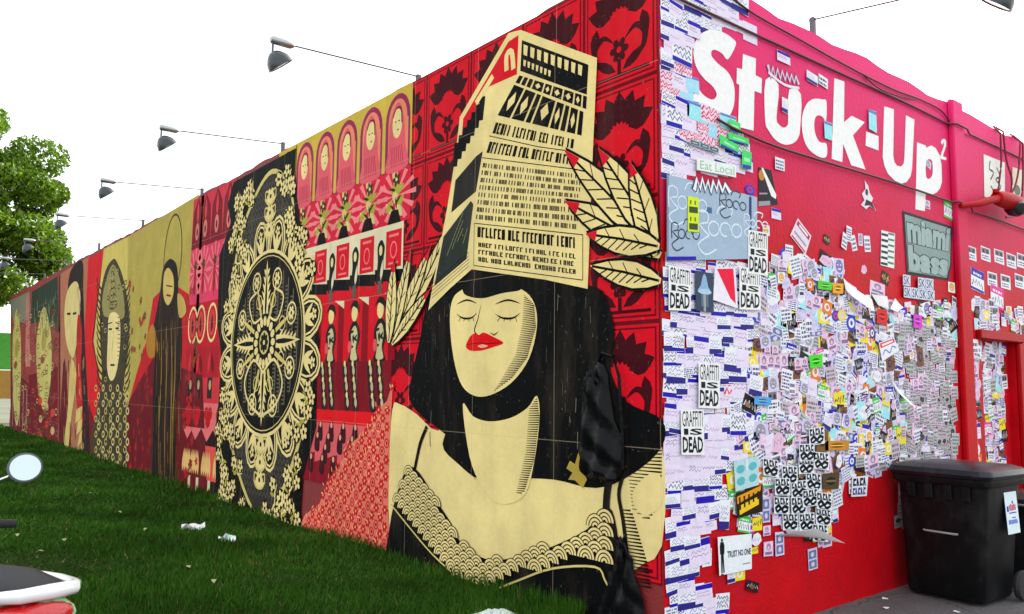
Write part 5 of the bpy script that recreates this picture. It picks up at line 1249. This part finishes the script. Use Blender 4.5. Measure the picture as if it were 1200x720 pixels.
# ------------------------------------------------------------------ wheelie bin
bn = empty('wheelie_bin', (2.92, -.43, 0), R(-3), 'black two-wheeled rubbish bin with a domed lid against the red wall', 'bin')
def rr_(cx, cy, hx_, hy_, r0, z, n=4):
    p = []
    for (sx, sy, a0) in ((1, 1, 0), (-1, 1, 90), (-1, -1, 180), (1, -1, 270)):
        for i in range(n+1): a = R(a0+90*i/n); p.append((cx+sx*(hx_-r0)+r0*math.cos(a), cy+sy*(hy_-r0)+r0*math.sin(a), z))
    return p
s = Sol(); s.loft([rr_(0, .02, .24, .27, .05, .02), rr_(0, .02, .255, .285, .06, .05), rr_(0, .0, .285, .325, .06, .80), rr_(0, 0, .29, .33, .06, .86)]); s.build('body', M['black'], bn, True)
s = Sol(); s.loft([rr_(0, 0, .31, .35, .06, .845), rr_(0, 0, .32, .36, .06, .86), rr_(0, 0, .32, .36, .06, .90), rr_(0, 0, .31, .35, .06, .905)]); s.build('rim', M['black'], bn, True)
s = Sol(); s.loft([rr_(0, 0, .335, .375, .07, .906), rr_(0, 0, .345, .385, .07, .93), rr_(0, 0, .33, .37, .07, .965), rr_(0, 0, .27, .31, .08, .99), rr_(0, -.0, .15, .18, .08, 1.003)]); ld = s.build('lid', M['lid'], bn, True)
s = Sol()
for y in (-.2, -.07, .07, .2): s.box(-.315, y-.03, .74, -.288, y+.03, .85, bev=.004)
s.build('rim_rib', M['black'], bn, True)['kind'] = 'stuff'
s = Sol(); s.tube([(-.30, .12, .50), (-.315, .10, .50), (-.315, -.11, .50), (-.30, -.13, .50)], .008, 6); s.build('grab_bar', mat('worn_plastic', (.30, .29, .29), rough=.5), bn, True)
s = Sol(); s.tube([(.29, -.25, .86), (.36, -.25, .88), (.36, .25, .88), (.29, .25, .86)], .015, 8); s.build('handle', M['black'], bn, True)
for y in (-.33, .33):
    s = Sol(); s.lathe([(.03, -.025), (.10, -.022), (.11, 0), (.10, .022), (.03, .025)], 20, 0, Matrix.Translation((.22, y, .11)) @ Matrix.Rotation(R(90), 4, 'X')); s.build('wheel', M['rubber'], bn, True)
f = Flat('R', base=0, step=.0006); f.local = True
f.rect(0, 0, .20, .30, (214, 232, 236), 0); f.rect(.02, .16, .05, .20, (60, 60, 170), 1); [f.rect(.06+.022*i, .165, .076+.022*i, .205+.008*(i % 2), (200, 30, 80), 1) for i in range(5)]; f.ell(.12, .225, .012, .012, (60, 60, 170), 1, 8); f.rect(.05, .145, .17, .153, (60, 60, 170), 1)
f.rect(.09, .11, .15, .118, (80, 100, 190), 1); [f.rect(.03+.021*i, .07, .045+.021*i, .10, (70, 100, 200), 1) for i in range(7)]
o = link('bin_label', f.mesh('bin_label', M['paper']), bn, (.0, -.345, .50)); o.rotation_euler = (R(-3.6), 0, 0); o['label'] = 'pale label with red and blue print'
bn.scale = (1, 1, 1)

# something dark with stickers at the very edge: a second bin standing further along
b2 = empty('wheelie_bin', (3.72, -.50, 0), R(8), 'second black bin cut off by the right edge, behind the first bin', 'bin')
s = Sol(); s.loft([rr_(0, .02, .22, .27, .05, .02), rr_(0, 0, .27, .31, .06, .66)]); s.build('body', M['black'], b2, True)
s = Sol(); s.loft([rr_(0, 0, .30, .34, .07, .661), rr_(0, 0, .30, .34, .07, .70), rr_(0, 0, .2, .24, .08, .735)]); s.build('lid', M['lid'], b2, True)
s = Sol(); s.tube([(-.28, -.25, .66), (-.34, -.25, .66), (-.34, .25, .66), (-.28, .25, .66)], .010, 8); s.build('handle', M['metal'], b2, True)

# ------------------------------------------------------------------ scooter
sc = empty('scooter', (-3.20, .60, 0), R(15), 'white and green motor scooter with red tail light, cut by the lower left corner', 'scooter')
def sx(pts): return [(a, b, c_) for a, b, c_ in pts]
def oval(y, z, hx_, hz, n=14, cx=0): return [(cx+hx_*math.cos(2*math.pi*i/n), y, z+hz*math.sin(2*math.pi*i/n)) for i in range(n)]
s = Sol(); s.loft([oval(-.43, .70, .05, .03), oval(-.40, .695, .10, .06), oval(-.25, .68, .13, .10), oval(0, .64, .15, .13), oval(.25, .58, .14, .14), oval(.38, .50, .10, .12)]); s.build('tail_body', M['scgreen'], sc, True)
s = Sol(); s.loft([oval(-.37, .765, .06, .01), oval(-.31, .77, .12, .025), oval(0, .775, .14, .035), oval(.25, .745, .14, .045), oval(.42, .73, .08, .03)]); s.build('seat', M['seat'], sc, True)
s = Sol(); s.tube([(.13, .02, .765), (.155, -.15, .765), (.14, -.30, .77), (.09, -.385, .78), (.0, -.41, .785), (-.09, -.385, .78), (-.14, -.30, .77), (-.155, -.15, .765), (-.13, .02, .765)], [.016, .02, .022, .026, .028, .026, .022, .02, .016], 10); s.build('grab_rail', M['scwhite'], sc, True)
s = Sol(); s.loft([oval(-.455, .705, .05, .018, 14, -.02), oval(-.44, .71, .09, .04, 14, -.02), oval(-.36, .71, .13, .045, 14, -.02), oval(-.20, .70, .150, .03, 14, -.01)]); s.build('tail_light', M['redlens'], sc, True)
s = Sol(); s.loft([[(-.12, .30, .26), (.12, .30, .26), (.12, .30, .32), (-.12, .30, .32)], [(-.16, .75, .24), (.16, .75, .24), (.16, .75, .31), (-.16, .75, .31)]]); s.build('footboard', M['seat'], sc, True)
s = Sol(); s.loft([[(-.17, .74, .26), (.17, .74, .26), (.17, .79, .26), (-.17, .79, .26)], [(-.20, .80, .60), (.20, .80, .60), (.16, .88, .60), (-.16, .88, .60)], [(-.12, .84, .90), (.12, .84, .90), (.10, .90, .90), (-.10, .90, .90)]]); s.build('front_shield', M['scwhite'], sc, True)
s = Sol(); s.tube([(-.34, .78, .86), (-.22, .82, .87), (0, .86, .90), (.22, .82, .87), (.34, .78, .86)], .014, 8); s.build('handlebar', M['chrome'], sc, True)
for sg in (-1, 1):
    s = Sol(); s.tube([(sg*.24, .81, .865), (sg*.37, .76, .855)], .02, 10); s.build('grip', M['rubber'], sc, True)
    s = Sol(); s.tube([(sg*.05, .87, .92), (sg*.10, .83, .99), (sg*.33, .765, 1.085)], .006, 8); st = s.build('mirror_stem', M['chrome'], sc, True)
    T_ = Matrix.Translation((sg*.385, .75, 1.12)) @ Matrix.Rotation(R(0), 4, 'Z') @ Matrix.Rotation(R(82), 4, 'X')
    s = Sol(); s.lathe([(.02, -.035), (.055, -.025), (.080, -.004), (.083, .004), (.074, .006)], 24, 0, T_ @ Matrix.Diagonal((1, .86, 1, 1))); mh = s.build('mirror', M['arm'], sc, True)
    s = Sol(); s.lathe([(.001, .0068), (.072, .0068), (.072, .0075), (.001, .0078)], 24, 0, T_ @ Matrix.Diagonal((1, .86, 1, 1))); s.build('mirror_glass', M['mirror'], mh, True)
for y in (-.28, 1.02):
    s = Sol(); s.lathe([(.12, -.045), (.20, -.045), (.225, -.02), (.23, 0), (.225, .02), (.20, .045), (.12, .045)], 26, 0, Matrix.Translation((0, y, .23)) @ Matrix.Rotation(R(90), 4, 'Y')); wh = s.build('wheel', M['rubber'], sc, True)
    s = Sol(); s.lathe([(.02, -.03), (.12, -.04), (.12, .04), (.02, .03)], 20, 0, Matrix.Translation((0, y, .23)) @ Matrix.Rotation(R(90), 4, 'Y')); s.build('rim', M['metal'], wh, True)
s = Sol(); s.tube([(0, 1.02, .23), (0, .95, .55), (0, .86, .95)], .03, 8); s.build('fork', M['metal'], sc, True)
s = Sol(); s.loft([oval(.80, .42, .06, .05), oval(.98, .50, .08, .03), oval(1.15, .44, .07, .02), oval(1.22, .36, .05, .02)]); s.build('front_mudguard', M['scgreen'], sc, True)
s = Sol(); s.box(-.10, -.30, .20, .10, .30, .46, bev=.03); s.build('engine', M['seat'], sc, True)

# ------------------------------------------------------------------ litter on the lawn
def litter(p, label, cols, size, rz, cat='litter'):
    g = Gd(*p, .10); s = Sol(); n_ = 5; rings = []; rg = random.Random(int(p[0]))
    vs = []; fs = []; mi = []
    for i in range(n_+1):
        for j in range(n_+1): vs.append(((i/n_-.5)*size[0], (j/n_-.5)*size[1], .02+rg.uniform(0, .03)+.03*math.sin(i*1.2+j)))
    for i in range(n_):
        for j in range(n_): a = i*(n_+1)+j; fs.append((a, a+n_+1, a+n_+2, a+1)); mi.append(min(len(cols)-1, j*len(cols)//n_))
    N = len(vs); vs += [(v[0], v[1], v[2]-.002) for v in vs]; fs += [tuple(N+q for q in reversed(f_)) for f_ in fs]; mi += mi
    me = mesh_from('litter', vs, fs, [M[c] for c in cols], mi); o = link('wrapper' if len(cols) > 1 else 'tissue', me, None, (g.x, g.y, .085)); o.rotation_euler = (0, 0, rz); tag(o, label, cat)
litter((226, 620), 'twisted white tissue lying on the dark grass', ['white'], (.22, .07), R(-10))
litter((266, 634), 'green and white snack wrapper lying on the grass near the medallion mural', ['white', 'scgreen', 'metal'], (.15, .12), R(-20))
for i, p in enumerate([(105, 583), (170, 627), (46, 654), (20, 634), (75, 640), (108, 540), (220, 673), (140, 606), (250, 690)]):
    g = Gd(*p, .05); s = Sol(); rg = random.Random(i); a = rg.uniform(0, 6)
    s.loft([[(-.03, 0, .05), (-.03, .002, .05), (-.03, .002, .052)], [(0, -.02, .07), (0, .02, .07), (0, 0, .073)], [(.035, 0, .06), (.035, .002, .06), (.035, .001, .062)]])
    M.setdefault('dry', mat('dry_leaf', (.34, .36, .16), rough=.7))
    o = s.build('fallen_leaf', M['dry'], None, True, (g.x, g.y, .045), (0, 0, a)); tag(o, 'small pale dry leaf lying on the dark lawn', 'leaf', 'dry leaves scattered on the lawn')
for i, (gx, gy) in enumerate([(2.1, -.25), (2.4, -.6), (1.6, -.35), (2.0, -.75), (2.35, -.12)]):
    s = Sol(); s.loft([[(-.02, -.012, 0), (.02, -.014, .001), (.019, .012, .0), (-.018, .014, .002)], [(-.02, -.012, .003), (.02, -.014, .006), (.019, .012, .003), (-.018, .014, .008)]])
    o = s.build('paper_scrap', M['white'], None, False, (gx, gy, .001), (0, 0, i*1.3)); tag(o, 'small white paper scrap lying on the asphalt in front of the red wall', 'paper scrap', 'paper scraps on the asphalt')
# pale bag at the foot of the wall
g = Gd(582, 722, .05); s = Sol(); rg = random.Random(4); rings = []
for i in range(7):
    t = i/6; rr0 = math.sin(math.pi*(.12+.8*t))
    rings.append([(.20*rr0*math.cos(2*math.pi*j/14)*(1+rg.uniform(-.12, .12)), .11*rr0*math.sin(2*math.pi*j/14)*(1+rg.uniform(-.12, .12)), .01+.13*t+rg.uniform(-.006, .006)) for j in range(14)])
s.loft(rings); o = s.build('plastic_bag', M['bagwhite'], None, True, (g.x-.05, g.y-.06, -.03), (0, 0, R(-40))); tag(o, 'pale crumpled plastic bag on the ground at the foot of the portrait mural', 'plastic bag')

# ------------------------------------------------------------------ tree
def tree(name, loc, label, trunk_h, crown, seed, n_clumps, leaves, lsz, cat='tree'):
    e = empty(name, loc, 0, label, cat); rg = random.Random(seed); s = Sol()
    s.tube([(0, 0, -.2), (.05, .05, trunk_h*.5), (-.1, .1, trunk_h)], [.32, .24, .18], 10)
    cz = crown[2]
    cl = []
    for i in range(n_clumps):
        while True:
            p = Vector((rg.uniform(-1, 1), rg.uniform(-1, 1), rg.uniform(-1, 1)))
            if .1 < p.length < 1: break
        p = Vector((p.x*crown[0], p.y*crown[0], p.z*crown[1]+cz)); cl.append((p, rg.uniform(.55, 1.05)))
        if i % 2 == 0: s.tube([(-.1, .1, trunk_h*.9), tuple(p*.45+Vector((0, 0, trunk_h*.5))), tuple(p)], [.09, .05, .015], 5)
    s.build('trunk', M['bark'], e, True)
    N = leaves; r_ = np.random.default_rng(seed)
    ci = r_.integers(0, len(cl), N); cp = np.array([c[0] for c in cl])[ci]; cr = np.array([c[1] for c in cl])[ci]
    dv = r_.normal(size=(N, 3)); dv /= np.linalg.norm(dv, axis=1)[:, None]; rad = cr*r_.uniform(.35, 1.0, N)**.5
    P_ = cp+dv*rad[:, None]*np.array([1.1, 1.1, .8])
    a = r_.normal(size=(N, 3)); a /= np.linalg.norm(a, axis=1)[:, None]; b = np.cross(a, r_.normal(size=(N, 3))); b /= np.linalg.norm(b, axis=1)[:, None]
    sz = lsz*r_.uniform(.6, 1.3, N)[:, None]
    V = np.stack([P_-a*sz, P_+b*sz*.5, P_+a*sz, P_-b*sz*.5], 1).reshape(-1, 3)
    me = bpy.data.meshes.new('crown'); me.vertices.add(4*N); me.vertices.foreach_set('co', V.ravel().astype(np.float32)); me.loops.add(4*N); me.loops.foreach_set('vertex_index', np.arange(4*N, dtype=np.int32))
    me.polygons.add(N); me.polygons.foreach_set('loop_start', np.arange(0, 4*N, 4, dtype=np.int32)); me.update(calc_edges=True)
    ca = me.color_attributes.new('Col', 'FLOAT_COLOR', 'CORNER')
    g1, g2 = np.array([.045, .115, .006]), np.array([.15, .25, .012]); t = r_.uniform(0, 1, (N, 1)); c = g1*(1-t)+g2*t
    c4 = np.repeat(np.concatenate([c, np.ones((N, 1))], 1), 4, axis=0); ca.data.foreach_set('color', c4.ravel().astype(np.float32))
    me.materials.append(M['leaf']); o = link('crown', me, e); return e
tree('broadleaf_tree', (-1.65, 29.8, 0), 'bushy bright green tree rising beyond the far end of the mural wall', 3.2, (3.3, 4.3, 6.9), 5, 84, 90000, .095)
# low planting, hoarding and car beyond the end of the wall
s = Sol(); hd = empty('hoarding', (0, 33, 0), 0, 'green board fence with orange panels beyond the far end of the wall', 'fence')
for i in range(10):
    s = Sol(); s.box(-6+i*1.2, 0, 2.0, -4.83+i*1.2, .04, 3.4); s.build('green_panel', M['green'], hd)
    s = Sol(); s.box(-6+i*1.2, 0, .9, -4.83+i*1.2, .04, 1.98); s.build('orange_panel', M['orange'], hd)
    s = Sol(); s.box(-6.03+i*1.2, -.05, 0, -5.97+i*1.2, -.001, 3.5); s.build('post', M['bark'], hd)
cr = empty('parked_car', (-1.8, 29.0, 0), 0, 'dark blue parked car just beyond the far end of the wall', 'car')
def carsec(y, z0, z1, hw, n=1): return [(-hw, y, z0), (hw, y, z0), (hw*1.02, y, (z0+z1)/2), (hw*.9, y, z1), (-hw*.9, y, z1), (-hw*1.02, y, (z0+z1)/2)]
s = Sol(); s.loft([carsec(-2.1, .35, .62, .7), carsec(-2.0, .25, .85, .82), carsec(-.9, .22, .95, .86), carsec(1.2, .22, .95, .86), carsec(2.0, .25, .88, .82), carsec(2.15, .35, .6, .7)]); s.build('body', M['carblue'], cr, True)
s = Sol(); s.loft([[(-.74, -1.1, .95), (.74, -1.1, .95), (.74, 1.5, .95), (-.74, 1.5, .95)], [(-.58, -.5, 1.42), (.58, -.5, 1.42), (.58, 1.0, 1.42), (-.58, 1.0, 1.42)]]); s.build('window', M['glass'], cr, True)
s = Sol(); s.box(-.57, -.48, 1.421, .57, .98, 1.45, bev=.01); s.build('roof', M['carblue'], cr, True)
for y in (-1.35, 1.35):
    for x in (-.83, .83):
        s = Sol(); s.lathe([(.05, -.1), (.28, -.1), (.31, 0), (.28, .1), (.05, .1)], 20, 0, Matrix.Translation((x, y, .31)) @ Matrix.Rotation(R(90), 4, 'Y')); s.build('wheel', M['rubber'], cr, True)
for x in (-.55, .55):
    s = Sol(); s.box(x-.15, -2.13, .62, x+.15, -2.02, .74, bev=.01); s.build('headlight', M['mirror'], cr, True)

# ------------------------------------------------------------------ grass
r_ = np.random.default_rng(12); N = 300000
t = r_.uniform(0, 1, N); y = .62+26*t**2.2; x = -r_.uniform(0.0, 1, N)**1.0*(5.5+.10*y)
h = r_.uniform(.025, .06, N)*(1+.4*np.sin(x*2.1+y)*np.sin(y*1.7)); wd = .0035+.0011*y
edge = x > -.12; h = np.where(edge, h*1.9, h); pat = np.sin(x*1.7+1.1*np.sin(y*.9))*np.sin(y*1.3+x*.6)+.5*np.sin(x*5.1+y*3.7); h = h*(1+.22*pat)
keep = ~((x > -.10) & (r_.uniform(0, 1, N) < .45)) & ~((pat < -.95) & (r_.uniform(0, 1, N) < .6)); x, y, h, wd, pat = x[keep], y[keep], h[keep], wd[keep], pat[keep]; N = len(x)
a = r_.uniform(0, 2*np.pi, N); lx, ly = r_.normal(0, .02, N), r_.normal(0, .02, N)
z0 = .02*np.sin(x*1.3+y*.7)*np.sin(y*.43)+.012*np.sin(x*3.1+1)*np.sin(y*2.3)+.045+.003*y+.03*np.exp(-np.abs(x)/.4)-.006
V = np.stack([np.stack([x-np.cos(a)*wd, y-np.sin(a)*wd, z0], 1), np.stack([x+np.cos(a)*wd, y+np.sin(a)*wd, z0], 1), np.stack([np.minimum(x+lx, -.012), y+ly, z0+h], 1)], 1).reshape(-1, 3)
me = bpy.data.meshes.new('grass'); me.vertices.add(3*N); me.vertices.foreach_set('co', V.ravel().astype(np.float32)); me.loops.add(3*N); me.loops.foreach_set('vertex_index', np.arange(3*N, dtype=np.int32))
me.polygons.add(N); me.polygons.foreach_set('loop_start', np.arange(0, 3*N, 3, dtype=np.int32)); me.update(calc_edges=True)
ca = me.color_attributes.new('Col', 'FLOAT_COLOR', 'CORNER'); t = r_.uniform(0, 1, (N, 1))
c = np.array([.022, .075, .005])*(1-t)+np.array([.050, .145, .012])*t; c = c*(1+.22*pat[:, None]); dry = r_.uniform(0, 1, N) < np.where(pat > .8, .09, .025); c[dry] = [.17, .16, .06]
ca.data.foreach_set('color', np.repeat(np.concatenate([c, np.ones((N, 1))], 1), 3, axis=0).ravel().astype(np.float32))
me.materials.append(M['grass']); tag(link('grass', me), 'short dark green grass covering the lawn beside the mural wall', 'grass', None, 'stuff')
